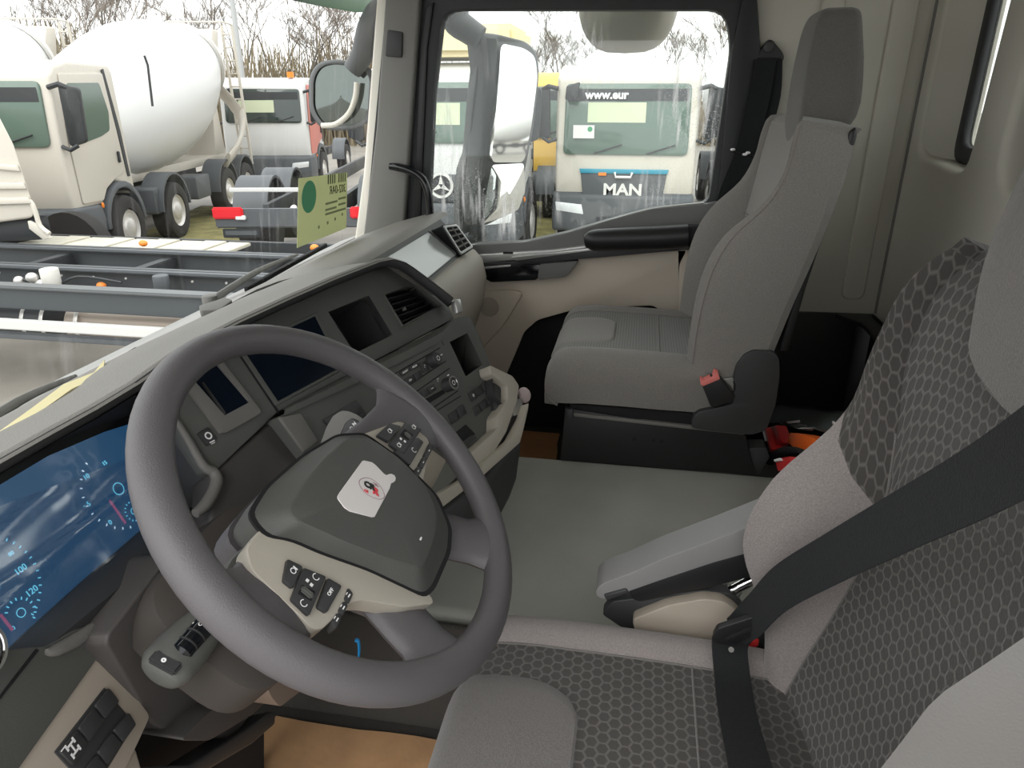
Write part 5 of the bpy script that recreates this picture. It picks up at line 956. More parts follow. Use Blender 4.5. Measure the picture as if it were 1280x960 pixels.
# permit behind the windscreen, printed to be read from outside
pmt = thing('windscreen_permit', 'yellow-green permit with round green sticker, stuck inside the windscreen', 'permit', V([(0.6722,0.862,0.7868)][0]))
pc = [V(p) for p in [(0.5548,0.862,0.8773),(0.8719,0.862,0.8625),(0.8304,0.862,0.7059),(0.5034,0.862,0.7094)]]
MB().slab(pc, (0, .0012, 0)).build('card', permit, pmt)
PX_, PU = (pc[1]-pc[0]).normalized(), (pc[0]-pc[3]).normalized()
gc = V([(0.6021,0.8615,0.8256)][0]); rx = (V([(0.6455,0.8615,0.8202)][0])-gc).length; rz = (V([(0.6122,0.8615,0.8664)][0])-gc).length
MB().slab([gc+PX_*rx*math.cos(2*math.pi*k/28)+PU*rz*math.sin(2*math.pi*k/28) for k in range(28)], (0, .0004, 0)).build('round_sticker', green, pmt)
def pq(u, v): return lerp(lerp(pc[0], pc[1], u), lerp(pc[3], pc[2], u), v)+V((0, -.0008, 0))
Mx = frame(pq(.78, .27), -PX_, PU) @ Matrix.Diagonal((1, 1, 1, 1))
hh = (pc[1]-pc[2]).length
t_ = text('permit_number', '302-0AR', hh*.2, Mx, inkm, pmt)
for i in range(9):
    u = .56+.047*i; MB().slab([pq(u, .0), pq(u+.022, .0), pq(u+.022, .155), pq(u, .155)], (0, .0003, 0)).build('bar_code_bar', inkm, pmt) if i != 4 else None
for u0, u1, v in ((.52, .78, .45), (.80, .97, .42), (.52, .76, .55), (.80, .97, .52), (.52, .97, .62)):
    MB().slab([pq(u0, v), pq(u1, v), pq(u1, v+.035), pq(u0, v+.035)], (0, .0003, 0)).build('print_line', mat('faded_ink', (.22, .25, .13), .8) if 'faded_ink' not in MATS else MATS['faded_ink'], pmt)
for u, v in ((.38, .78), (.56, .76), (.72, .74), (.88, .70)): MB().slab([pq(u, v), pq(u+.03, v), pq(u+.03, v+.05), pq(u, v+.05)], (0, .0003, 0)).build('print_mark', MATS['faded_ink'], pmt)
# passenger belt on the side lining
pb = thing('seat_belt', 'black passenger seat belt hanging from an anchor beside the far window', 'seat belt', (1.03, -.32, .7))
c = V([(1.03,-0.322,1.182)][0])
MB().slab(rnd([(1.02,-0.2944,1.19),(1.02,-0.305,1.205),(1.02,-0.3141,1.215),(1.02,-0.3248,1.213),(1.02,-0.3367,1.201),(1.02,-0.356,1.181),(1.02,-0.3618,1.169),(1.02,-0.3551,1.157),(1.02,-0.2905,1.154),(1.02,-0.2806,1.166),(1.02,-0.2831,1.18)], .01), (.022, 0, 0), .007, 3).build('belt_anchor', black, pb)
MB().cyl(V([(1.012,-0.3155,1.195)][0]), V([(1.03,-0.3181,1.196)][0]), .014, 18, .003).build('anchor_bolt', dash_dark, pb)
MB().slab(rnd([(1.013,-0.2876,1.17),(1.013,-0.3523,1.169),(1.013,-0.3513,1.161),(1.013,-0.2907,1.162)], .004), (.006, 0, 0), .002).build('anchor_slot', matte_black, pb)
pts = curve([(1.01,-0.3107,1.165),(1.01,-0.3094,1.093),(1.01,-0.2966,0.989),(1.01,-0.2807,0.9026),(1.01,-0.2551,0.8129),(1.01,-0.2311,0.6963),(1.01,-0.2155,0.5746),(1.01,-0.2161,0.4221)], 4)
MB().strip(pts, .056, .0014, V((0, 1, .1))).build('webbing', beltm, pb)
pts = curve([(1.018,-0.3312,1.161),(1.018,-0.3387,1.073),(1.018,-0.325,0.9783),(1.018,-0.3051,0.8913),(1.018,-0.2858,0.7898),(1.018,-0.2669,0.6722),(1.018,-0.2472,0.5491),(1.018,-0.2363,0.4208)], 4)
MB().strip(pts, .05, .0014, V((.3, 1, .1))).build('inner_webbing', beltm, pb)
tie = MB().tube([(0.985,-0.244,0.93),(0.985,-0.2621,0.9237),(0.985,-0.2801,0.9196),(0.985,-0.302,0.9178),(0.985,-0.3202,0.9115)], .003, 8, sub=3).build('webbing_tie', black, pb)
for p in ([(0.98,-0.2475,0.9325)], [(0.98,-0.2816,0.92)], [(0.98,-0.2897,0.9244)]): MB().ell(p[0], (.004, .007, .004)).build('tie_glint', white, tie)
tag_ = MB().slab(rnd([(0.93,-0.1429,0.4371),(0.93,-0.1787,0.4591),(0.93,-0.1961,0.4247),(0.93,-0.1634,0.4204)], .004), (.02, 0, 0), .004).build('belt_end_plate', steel, pb)
MB().slab([(0.97,-0.1854,0.4118),(0.97,-0.2164,0.4392),(0.97,-0.2433,0.4098),(0.97,-0.2119,0.3873)], (.02, 0, 0), .004).build('belt_stalk', black, pb)

# ================================================================ fixed to the outside of our own cab
def mirror_m(name): return mat(name, (.78, .78, .76), .03, metal=1.)
mirr = mirror_m('mirror_glass'); mhous = mat('mirror_housing', (.13, .135, .138), .5, bump=.2, scale=500, dist=.0006)
mm = thing('side_mirror', 'tall grey-backed side mirror outside the passenger door window', 'mirror', (1.3, .65, .6))
MB().tube([(1.22,0.6089,1.403),(1.22,0.6107,1.349),(1.22,0.6047,1.293),(1.22,0.5669,1.264),(1.22,0.5288,1.241)], [(.03, .05), (.03, .05), (.032, .05), (.03, .045), (.03, .04)], 14, sub=4).build('upper_arm', mhous, mm)
MB().slab(rnd([(1.223,0.5292,1.259),(1.296,0.4871,1.259),(1.43,0.4087,1.244),(1.478,0.3796,1.212),(1.484,0.3737,1.138),(1.451,0.3867,0.9679),(1.403,0.4096,0.8217),(1.371,0.4241,0.6999),(1.22,0.5105,0.6595),(1.171,0.539,0.6613),(1.185,0.5346,0.7756),(1.217,0.5223,0.9511),(1.236,0.5181,1.144)], .03), (.04, .06, 0), .014, 3).build('housing', mhous, mm)
MB().slab(rnd([(1.25,0.5326,1.247),(1.25,0.4783,1.242),(1.25,0.4847,1.097),(1.25,0.502,0.9747),(1.25,0.5257,0.834),(1.25,0.5448,0.692),(1.25,0.5632,0.6252),(1.25,0.6181,0.6235),(1.25,0.6148,0.7392),(1.25,0.6036,0.8406),(1.25,0.5799,0.898),(1.25,0.5597,1.073)], .01), (.03, .03, 0), .012, 3).build('spine', mhous, mm)
MB().slab(rnd([(1.263,0.4705,1.229),(1.363,0.4117,1.22),(1.414,0.3814,1.198),(1.424,0.3736,1.134),(1.388,0.3887,0.9703),(1.349,0.4071,0.8589),(1.202,0.4933,0.8695),(1.227,0.4836,1),(1.252,0.4741,1.145)], .025), (.015, .02, 0)).build('main_glass', mirr, mm)
gl_ = [(1.205,0.4913,0.8617),(1.349,0.4071,0.8562),(1.35,0.4036,0.7588),(1.317,0.4208,0.702),(1.241,0.464,0.6846),(1.156,0.5134,0.6778),(1.176,0.5053,0.7773)]
glp = rnd(gl_, .015); cc_ = sum(glp, V())/len(glp)
rows = [[lerp(cc_, p, k)-V((.012*(1-k*k), .018*(1-k*k), 0)) for p in glp] for k in (.02, .3, .55, .75, .9, 1.0)]
MB().grid(rows, cu=True).build('wide_glass', mirr, mm, 80)
MB().tube([(1.22,0.5673,0.6496),(1.22,0.5393,0.6312),(1.22,0.5682,0.6082),(1.22,0.6116,0.59)], [(.03, .03)]*4, 12, sub=3).build('lower_arm', mhous, mm)
km = thing('kerb_mirror', 'dome-shaped kerb mirror above the passenger door window', 'mirror', V([(1.2,0.0718,1.294)][0]))
ce = V([(1.27,0.0752,1.361)][0]); rows = []
for i in range(9):
    t = i/8*math.pi/2; rows.append([ce+V((.11*math.cos(a)*math.cos(t)+0*t, .155*math.sin(a)*math.cos(t)**.6, -.165*math.sin(t))) for a in [2*math.pi*k/36 for k in range(36)]])
MB().grid(rows, cu=True).build('bowl', mat('mirror_shell', (.55, .52, .48), .3, metal=.2), km, 60)
rows = [[ce+V((-.03+.10*math.cos(a)*k, .14*math.sin(a)*k, .004-.035*(1-k*k))) for a in [2*math.pi*j/36 for j in range(36)]] for k in (.02, .4, .7, 1.0)]
MB().grid(rows, cu=True).build('convex_glass', mirr, km, 80)
MB().tube([ce+V((.0, 0, .03)), ce+V((-.1, 0, .08)), ce+V((-.16, 0, .12))], .02, 10).build('mount', mhous, km)
fm = thing('front_mirror', 'rounded front mirror seen through the wet edge of the windscreen', 'mirror', V([(1.2,0.9896,1.048)][0]))
MB().tube([(1.2,0.8152,1.329),(1.2,0.8486,1.302),(1.2,0.8809,1.262),(1.2,0.9161,1.193),(1.2,0.9526,1.15)], [(.04, .045), (.05, .05), (.045, .045), (.035, .035), (.03, .03)], 14, sub=4).build('arm', mhous, fm)
hp_ = rnd([(1.22,1.108,1.135),(1.22,1.075,1.176),(1.22,1.013,1.187),(1.22,0.8987,1.165),(1.22,0.8791,1.134),(1.22,0.9006,0.9984),(1.22,0.954,0.9678),(1.22,1.04,0.962),(1.22,1.086,0.972),(1.22,1.121,1.023)], .05); cc_ = sum(hp_, V())/len(hp_)
rows = [[lerp(cc_, p, k)+V((.09*(1-k*k)+.01, .09*(1-k*k)+.01, 0)) for p in hp_] for k in (.02, .3, .6, .85, 1.0)]
MB().grid(rows, cu=True).build('housing', mhous, fm, 80)
MB().slab(hp_, (.012, .012, 0), .006, 3, holes=[inset(hp_, .13)]).build('rim', mhous, fm)
gp_ = inset(hp_, .12); cc_ = sum(gp_, V())/len(gp_)
rows = [[lerp(cc_, p, k)-V((.008*(1-k*k), .008*(1-k*k), 0))+V((.008, .008, 0)) for p in gp_] for k in (.02, .5, 1.0)]
MB().grid(rows, cu=True).build('glass', mat('mirror_dark', (.16, .18, .17), .06, metal=.9), fm, 80)  # tinted dark to paint in the dark truck fronts it would reflect
MB().tube([(1.19,1.071,0.9808),(1.19,1.02,0.9861),(1.19,0.9715,1.019),(1.19,0.9448,1.068),(1.19,0.9353,1.114)], .009, 10, sub=4).build('inner_trim', MATS['cab_cream'], fm)
vz = thing('sun_visor', 'dark green translucent sun visor over the top edge of the windscreen', 'sun visor', (.3, 1.0, 1.4))
MB().slab([(-0.1499,1.02,1.284),(0.8906,1.02,1.325),(1.147,1.02,1.331),(1.448,1.02,1.343),(1.584,1.02,1.356),(1.659,1.02,1.395),(1.782,1.02,1.473),(1.777,1.02,1.631)], (0, .012, .004), .004).build('visor_panel', greenband, vz)
def wiper(a, b, name, label):
    wp = thing(name, label, 'wiper', lerp(a, b, .5)); d = (b-a).normalized(); nn = V((0, -.15, 1))
    MB().tube([a, lerp(a, b, .5)+V((0, .0, .012)), b], [(.010, .007), (.008, .005), (.004, .003)], 8, sub=4).build('wiper_arm', dash_hi, wp)
    MB().slab([a+d*.10+V((0, -.03, -.005)), b+d*.12+V((0, -.03, -.005)), b+d*.12+V((0, -.03, .008)), a+d*.10+V((0, -.03, .008))], (0, -.012, 0), .003).build('wiper_blade', matte_black, wp)
    MB().cyl(a-V((0, 0, .02)), a+V((0, 0, .016)), .018, 14, .004).build('wiper_pivot', dash_hi, wp)
wiper(V([(0.2812,0.985,0.6216)][0]), V([(0.7445,0.985,0.6395)][0]), 'wiper', 'windscreen wiper resting near the permit')
wiper(V([(-0.4462,0.945,0.6052)][0]), V([(-0.2001,0.945,0.6208)][0]), 'wiper', 'windscreen wiper resting behind the yellow paper')
sc2 = MB().slab([(-1.1, .87, .63), (1.15, .95, .63), (1.15, 1.03, .60), (-1.1, 1.0, .60)], (0, 0, -.03), .01).build('wiper_cowl', mat('cowl_grey', (.30, .30, .29), .5)); prop(sc2, 'grey cowl strip outside at the foot of the windscreen', 'cowl')

# ================================================================ the yard outside
GZ = -1.43
asph = mat('wet_asphalt', (.235, .215, .188), .55, bump=.5, scale=60, dist=.004, var=.2, vscale=1.2)
grassm = mat('winter_grass', (.24, .215, .085), .95, bump=1., scale=40, dist=.03, var=.35, vscale=3)
struct(MB().slab([(-30, -130, GZ-.1), (140, -130, GZ-.1), (140, 140, GZ-.1), (-30, 140, GZ-.1)], (0, 0, .1)), 'ground', asph)
def verge(poly, name, label):
    g = MB().slab(poly, (0, 0, .03)).build(name, grassm); prop(g, label, 'grass')
    return g
verge([(10.5, 1.4, GZ), (40, 4.2, GZ), (40, 6.6, GZ), (10.5, 2.5, GZ)], 'grass_verge', 'yellowish grass strip between the star-badged truck and the cream truck')
verge([(10, 6.6, GZ), (15, 7.3, GZ), (15, 10.6, GZ), (10, 9.2, GZ)], 'grass_verge', 'patch of yellow grass behind the wheels of the mixer truck')
tw = mat('truck_white', (.66, .66, .65), .35); tcream = mat('truck_cream', (.60, .56, .49), .4)
tgl = mat('truck_glass', (.03, .045, .04), .06, spec=.8); tglg = mat('truck_glass_green', (.10, .15, .12), .1, spec=.6)
tdk = mat('truck_dark', (.028, .031, .034), .55); rail = mat('rail_grey', (.062, .068, .074), .5); tgrey = mat('truck_grey', (.085, .092, .10), .55); tyre = mat('tyre_rubber', (.025, .023, .022), .8)
hubw = mat('wheel_silver', (.62, .60, .57), .4, metal=.4); lampm = mat('headlamp', (.75, .77, .78), .1, spec=.9); ambr = mat('amber_lamp', (.9, .25, .03), .35)
tred = mat('tail_red', (.7, .02, .03), .3); tblue = mat('trim_blue', (.05, .3, .42), .4); tyel = mat('machine_yellow', (.8, .5, .1), .45); sunv = mat('blind_cream', (.55, .6, .42), .7)
tpink = mat('truck_faded_red', (.62, .22, .18), .45)
def wheel(th, x, y, r=.52, wd=.30, s=-1):
    o = V((x, y, r)); ax = V((0, s, 0)); T = wm(th)
    def TT(mb): bmesh.ops.transform(mb.bm, matrix=T, verts=mb.bm.verts); return mb
    t = TT(MB().lathe([(r*.56, 0), (r*.60, wd*.46), (r*.82, wd*.5), (r*.96, wd*.42), (r, wd*.25), (r, -wd*.5), (r*.5, -wd*.5)], o, ax, 28)).build('wheel', tyre, th)
    rim = TT(MB().lathe([(r*.58, wd*.30), (r*.55, wd*.44), (r*.48, wd*.30), (r*.36, wd*.20), (r*.30, wd*.42), (r*.15, wd*.52), (.02, wd*.54)], o, ax, 22)).build('wheel_rim', hubw, t)
def tp(th, mb, name, m, par=None):
    bmesh.ops.transform(mb.bm, matrix=wm(th), verts=mb.bm.verts); return mb.build(name, m, par or th)
def xz(pts, y): return [V((x, y, z)) for x, z in pts]
def cab(th, body, dark=tgrey, gl=tgl, grille='plain', roof=2.98, wb=1.86, door_m=None):
    """forward-control truck cab: front at x=0 facing -x, 2.3 m wide, on the ground z=0"""
    prof = [(.02, .98), (-.02, 1.3), (0, wb-.06), (.10, 2.78), (.24, roof-.08), (.6, roof), (1.80, roof), (1.90, roof-.12), (1.92, 1.05), (1.75, 1.02), (1.62, 1.18), (1.30, 1.28), (.98, 1.18), (.82, .98)]
    c = tp(th, MB().slab(xz(prof, -1.12), (0, 2.24, 0), .06, 3), 'cab_body', body)
    wq = [(-.995, wb), (.995, wb), (.985, 2.70), (-.985, 2.70)]
    wsp = [V((.0+(z-wb)*.115-.035, y, z)) for y, z in wq]
    wd = tp(th, MB().slab(rnd(wsp, .09), (.05, 0, 0), .008, 2), 'windscreen', gl)
    tp(th, MB().slab([V((.0+(z-wb)*.115-.040, y, z)) for y, z in ((-.95, 2.44), (.95, 2.44), (.94, 2.62), (-.94, 2.62))], (.01, 0, 0)), 'header_band', tdk, wd)
    tp(th, MB().slab([V((.0+(z-wb)*.115-.039, y, z)) for y, z in ((-.30, 2.12), (.62, 2.12), (.62, 2.42), (-.30, 2.42))], (.008, 0, 0)), 'sun_blind', sunv, wd)
    for y0 in (-.35, .5): tp(th, MB().tube([V((-.05, y0, wb+.02)), V((-.045, y0-.45, wb+.16))], .012, 6), 'wiper', tdk)
    # bumper and lamps
    tp(th, MB().slab(xz([(-.10, .40), (-.12, .62), (-.08, .98), (.02, 1.04), (.72, 1.0), (.78, .78), (.70, .40)], -1.15), (0, 2.30, 0), .05, 3), 'bumper', dark)
    for s in (-1, 1):
        tp(th, MB().slab([V((-.115, s*y, z)) for y, z in ((.62, .68), (1.08, .74), (1.10, .88), (.66, .84))], (.03, 0, 0), .01), 'headlamp', lampm)
        tp(th, MB().ell(V((.72, s*1.15, .98)), (.03, .02, .045), n=10, m=6), 'side_lamp', ambr)
    # both doors, window, handle, mirrors
    for s in (-1, 1):
        y = s*1.125
        d = tp(th, MB().slab(rnd(xz([(.22, 1.06), (.20, 1.9), (.30, 2.80), (1.52, 2.84), (1.62, 2.0), (1.66, 1.40), (1.30, 1.32), (.96, 1.20), (.80, 1.04)], y), .04), (0, s*.018, 0), .008), 'door', door_m or body)
        tp(th, MB().slab(rnd(xz([(.40, 1.86), (.44, 2.68), (1.34, 2.70), (1.46, 2.28), (1.38, 2.02), (1.10, 1.95)], y+s*.02), .05), (0, s*.008, 0)), 'door_window', gl, d)
        tp(th, MB().box(V((1.50, y+s*.03, 1.62)), (.07, .03, .17), .01), 'door_handle', tdk, d)
        tp(th, MB().slab(xz([(1.52, 2.88), (1.60, 2.9), (1.76, 2.0), (1.80, 1.3), (1.72, 1.3), (1.66, 2.0)], y), (0, s*.01, 0)), 'door_gap', tdk, d)
        a = tp(th, MB().tube([V((.05, s*1.10, 2.62)), V((.02, s*1.26, 2.66)), V((.06, s*1.38, 2.60))], .035, 8), 'mirror_arm', tdk)
        tp(th, MB().slab(rnd([V((.02, s*yy, z)) for yy, z in ((1.22, 1.86), (1.46, 1.92), (1.50, 2.62), (1.24, 2.66))], .06), (.10, 0, 0), .02), 'mirror_housing', tdk, a)
        tp(th, MB().tube([V((.05, s*1.12, 1.86)), V((.0, s*1.24, 1.82)), V((.04, s*1.34, 1.88))], .03, 8), 'lower_mirror_arm', tdk)
        # wheel arch
        arc = [(1.42+.66*math.cos(a), .60+.66*math.sin(a)) for a in [math.pi*k/14 for k in range(15)]]; ari = [(1.42+.56*math.cos(a), .60+.56*math.sin(a)) for a in [math.pi*k/14 for k in range(14, -1, -1)]]
        tp(th, MB().slab(xz(arc+ari, s*.80), (0, s*.36, 0), .012), 'wheel_arch', dark)
    tp(th, MB().slab(rnd([V((-.02, y, z)) for y, z in ((.75, 2.72), (.96, 2.66), (.98, 2.46), (.80, 2.44))], .03), (-.10, 0, 0), .02), 'front_mirror', tdk)
    if grille == 'letters':
        g = tp(th, MB().slab(rnd([V((-.045, y, z)) for y, z in ((-.70, 1.38), (.70, 1.38), (.62, .72), (-.62, .72))], .03), (.04, 0, 0), .01), 'grille', tgrey)
        tp(th, MB().slab([V((-.06, y, z)) for y, z in ((-.70, 1.34), (.70, 1.34), (.72, 1.41), (-.72, 1.41))], (.03, 0, 0), .006), 'blue_strip', tblue, g)
        tp(th, MB().tube([V((-.07, -.14, 1.36)), V((-.10, -.12, 1.29)), V((-.10, .12, 1.29)), V((-.07, .14, 1.36))], .022, 8), 'grab_bar', tw, g)
        tp(th, MB().box(V((-.06, .34, 1.33)), (.02, .13, .05), .005), 'amber_marker', ambr, g)
        text('grille_lettering', 'MAN', .25, wm(th) @ frame(V((-.05, .0, 1.08)), V((0, -1, 0)), V((0, 0, 1))), MATS['letter_silver'] if 'letter_silver' in MATS else mat('letter_silver', (.8, .79, .76), .35, metal=.3), g, ext=.01, bold=.008, sx=1.15)
        text('banner_lettering', 'www.eur', .18, wm(th) @ frame(V((.028, .33, 2.53)), V((0, -1, 0)), V((.11, 0, 1))), white, wd, ext=.004, bold=.006)
        tp(th, MB().slab([V((-.035, y, z)) for y, z in ((.50, 1.88), (.84, 1.88), (.84, 2.08), (.50, 2.08))], (-.006, 0, 0)), 'windscreen_card', paper, wd)
        tp(th, MB().cyl(V((-.044, .57, 2.02)), V((-.04, .57, 2.02)), .04, 14), 'green_dot', green, wd)
        tp(th, MB().slab([V((-.13, y, z)) for y, z in ((-.40, .52), (.40, .52), (.40, .66), (-.40, .66))], (.02, 0, 0), .006), 'number_plate_holder', tdk)
    return c
def chassis(th, x0, x1, col=tdk, wheels=(), z=.92):
    for s in (-1, 1): tp(th, MB().slab(xz([(x0, z-.26), (x0, z), (x1, z), (x1, z-.26)], s*.40), (0, s*.07, 0), .008), 'frame_rail', col)
    for x in wheels:
        for s in (-1, 1):
            wheel(th, x, s*1.05, s=s)
            arc = [(x+.64*math.cos(a), .58+.64*math.sin(a)) for a in [math.pi*k/12 for k in range(13)]]; ari = [(x+.60*math.cos(a), .58+.60*math.sin(a)) for a in [math.pi*k/12 for k in range(12, -1, -1)]]
            if x > 1.6: tp(th, MB().slab(xz(arc+ari, s*.78), (0, s*.40, 0)), 'mudguard', tgrey)
def mixer(th, drum=tw):
    o = V((2.3, 0, 1.80)); ax = V((.965, 0, .24)).normalized()
    prof = [(.40, 0), (.70, .08), (1.0, .8), (1.20, 1.7), (1.30, 2.6), (1.31, 3.3), (1.22, 4.1), (1.05, 4.9), (.85, 5.6), (.72, 6.05), (.68, 6.12), (.66, 6.15)]
    d = tp(th, MB().lathe(prof, o, ax, 40), 'mixing_drum', drum)
    tp(th, MB().lathe([(.84, 5.70), (.90, 5.72), (.88, 5.86), (.80, 5.88)], o, ax, 32, cap=False), 'drum_ring', hubw, d)
    tp(th, MB().slab(xz([(2.3, 1.05), (2.3, 1.22), (8.3, 1.22), (8.3, 1.05)], -.55), (0, 1.1, 0), .01), 'subframe', tcream)
    tp(th, MB().slab(xz([(2.15, 1.0), (2.2, 1.9), (2.45, 1.9), (2.6, 1.0)], -.45), (0, .9, 0), .03), 'drum_mount', hubw)
    tp(th, MB().slab(xz([(7.5, 1.2), (7.8, 2.6), (8.0, 2.6), (8.2, 1.2)], -.55), (0, 1.1, 0), .03), 'rear_stand', tcream)
    tp(th, MB().slab(xz([(8.1, 3.3), (8.5, 4.0), (8.9, 4.0), (8.6, 3.1)], -.55), (0, 1.1, 0), .05), 'hopper', tcream)
    tp(th, MB().tube([V((8.5, -.2, 3.0)), V((8.6, -.9, 2.1)), V((7.6, -1.1, 1.5)), V((6.4, -1.15, 1.15))], [(.22, .06)]*4, 10, sub=3), 'chute', tcream)
    ld = tp(th, MB().tube([V((8.85, -.95, .9)), V((8.65, -.95, 4.1))], .035, 6), 'ladder', tcream)
    tp(th, MB().tube([V((9.05, -.65, .9)), V((8.85, -.65, 4.1))], .035, 6), 'ladder_rail', tcream, ld)
    for k in range(11):
        z = 1.0+.29*k; tp(th, MB().tube([V((8.845-.0625*k/3.3, -.95, z)), V((9.045-.0625*k/3.3, -.65, z))], .018, 5), 'rung', tcream, ld)
    tp(th, MB().tube([V((8.65, -.95, 4.1)), V((8.2, -.9, 4.12)), V((8.2, .4, 4.12)), V((8.8, .4, 4.1))], .022, 6), 'platform_rail', tcream, ld)
    tp(th, MB().tube([V((2.9, -1.22, 2.35)), V((2.95, -1.24, 3.0)), V((2.93, -1.22, 3.15))], .02, 6), 'hose_hook', tdk)
    for x in (2.6, 4.6): tp(th, MB().slab(rnd(xz([(x, .55), (x+.75, .55), (x+.75, 1.0), (x, 1.0)], -1.1), .05), (0, .5, 0), .02), 'tank', tgrey)
# ---- white mixer on the left, its twin beyond
RZ = math.atan2(.21, .977)
mx1 = thing('mixer_truck', 'cream-cabbed concrete mixer truck with white drum, seen through the windscreen', 'truck', (7.61, 8.99, GZ), RZ, None)
cab(mx1, tcream, tgrey, tglg); chassis(mx1, 1.2, 8.6, tdk, (1.42, 3.35, 6.3, 7.65)); mixer(mx1)
mx2 = copy_tree(mx1); mx2.location = (7.61-.21*3.4-.6, 8.99+.977*3.4, GZ); mx2['label'] = 'second mixer truck parked behind, only its white drum top showing'
mx3 = copy_tree(mx1); mx3.location = (22.3, -73.0, GZ); mx3.rotation_euler = (0, 0, R(20)); mx3['label'] = 'mixer truck behind us, seen only as a reflection in the side mirror'
# ---- cream truck facing us through the side window
f1 = thing('lettered_truck', 'cream truck facing us with three chrome letters on a dark grille', 'truck', (11.0, .30, GZ), 0)
cab(f1, tcream, tgrey, tglg, grille='letters', wb=1.63); chassis(f1, 1.2, 8.6, tdk, (1.42, 3.3, 6.3)); 
dm = thing('drum_only', None, None) if False else None
o = V((2.3, .3, 1.9)); tp(f1, MB().lathe([(.4, 0), (.8, .1), (1.05, .5), (1.15, 1.2), (1.1, 2.2), (.9, 3.2), (.6, 4.4)], o, V((.95, 0, .25)), 32), 'mixing_drum', tw)
f2 = thing('mixer_truck', 'white mixer truck at the right edge of the side window, drum beside the cream cab', 'truck', (12.2, -2.62, GZ), 0)
cab(f2, tcream, tgrey, tglg); chassis(f2, 1.2, 8.6, tdk, (1.42, 3.3, 6.3)); mixer(f2)
# ---- truck with the star badge
mb_ = thing('badged_truck', 'white truck with a round three-pointed star on dark grille', 'truck', (9.6, 2.98, GZ), 0)
cab(mb_, tw, tgrey, tglg, wb=1.86)
g = tp(mb_, MB().slab([V((-.05, y, z)) for y, z in ((-.95, 1.42), (.95, 1.42), (.9, .75), (-.9, .75))], (.04, 0, 0), .01), 'grille', tgrey)
for z in (.86, 1.0, 1.14): tp(mb_, MB().slab([V((-.06, y, zz)) for y, zz in ((-.85, z), (.85, z), (.85, z+.05), (-.85, z+.05))], (.03, 0, 0), .006), 'grille_slat', tdk, g)
M_ = wm(mb_); bd = MB().lathe([(.15, 0), (.19, 0), (.19, .02), (.15, .02)], V((-.06, 0, 1.26)), V((-1, 0, 0)), 28, cap=False); sg = tp(mb_, bd, 'star_badge', MATS['letter_silver'], g)
for k in range(3):
    a = math.pi/2+2*math.pi*k/3; d_ = V((0, math.cos(a), math.sin(a))); t_ = V((0, -math.sin(a), math.cos(a))); c_ = V((-.075, 0, 1.26))
    tp(mb_, MB().slab([c_+d_*.165, c_+t_*.035+d_*.02, c_-t_*.035+d_*.02], (-.012, 0, 0)), 'star_arm', MATS['letter_silver'], sg)
tp(mb_, MB().cyl(V((-.06, 0, 1.26)), V((-.065, 0, 1.26)), .15, 24), 'badge_back', tdk, sg)
tp(mb_, MB().box(V((.9, 0, 3.25)), (1.6, 2.2, .42), .08), 'roof_box', mat('pale_yellow', (.85, .72, .42), .5))
for s in (-.4, .15): tp(mb_, MB().cyl(V((-.05, s, .93)), V((-.062, s, .93)), .03, 12), 'grille_bolt', tw, g)
chassis(mb_, 1.2, 8.0, tdk, (1.42, 5.2))
# ---- yellow machine between them, farther back
ym = thing('yellow_truck', 'yellow-orange vehicle part-hidden between the badged truck and the cream truck', 'truck', (14.5, 2.55, GZ), 0)
cab(ym, tyel, tgrey, tglg, wb=1.7); chassis(ym, 1.2, 7, tdk, (1.42, 4.6))
# ---- faded red and white truck beyond the mixer's ladder
rt = thing('red_white_truck', 'white truck with faded red door behind the mixer ladder', 'truck', (17.5, 10.0, GZ), R(12))
cab(rt, tw, tgrey, tgl, door_m=tpink); chassis(rt, 1.2, 8, tdk, (1.42, 5.2)); tp(rt, MB().cyl(V((.5, -.7, 2.98)), V((.5, -.7, 3.12)), .09, 14), 'beacon', ambr)
# ---- dark chassis whose tail lamp faces us
dc = thing('bare_chassis', 'dark bare truck chassis with round mudguards and a red tail lamp', 'chassis', (8.25, 4.72, GZ+.14), R(12))
for s in (-1, 1): tp(dc, MB().slab(xz([(.1, .70), (.1, .96), (9, .96), (9, .70)], s*.42), (0, s*.08, 0), .01), 'frame_rail', tdk)
tp(dc, MB().box(V((.05, 0, .78)), (.14, 2.3, .26), .02), 'rear_beam', tgrey)
tp(dc, MB().box(V((-.03, .95, .86)), (.06, .42, .16), .02), 'tail_lamp', tred); tp(dc, MB().box(V((-.035, .78, .80)), (.06, .14, .06), .01), 'reverse_lamp', lampm)
tp(dc, MB().box(V((-.03, -.95, .86)), (.06, .42, .16), .02), 'tail_lamp', tred)
tp(dc, MB().box(V((-.02, .8, .58)), (.03, .52, .13), .01), 'number_plate_holder', tdk); tp(dc, MB().box(V((-.04, .8, .585)), (.02, .44, .06), .004), 'plate_slot', tgrey)
tp(dc, MB().box(V((.6, .35, 1.10)), (.05, 1.5, .06), .01), 'cross_bar', tw)
for x in (1.5, 2.85):
    for s in (-1, 1):
        wheel(dc, x, s*1.0, s=s, wd=.5)
        arc = [(x+.62*math.cos(a), .60+.62*math.sin(a)) for a in [math.pi*k/14 for k in range(15)]]; ari = [(x+.58*math.cos(a), .60+.58*math.sin(a)) for a in [math.pi*k/14 for k in range(14, -1, -1)]]
        tp(dc, MB().slab(xz(arc+ari, s*.68), (0, s*.52, 0)), 'mudguard', tgrey)
tp(dc, MB().tube([V((.2, .1, .9)), V((.6, .0, .5)), V((1.2, 0, .5))], .05, 8), 'drive_shaft', hubw)
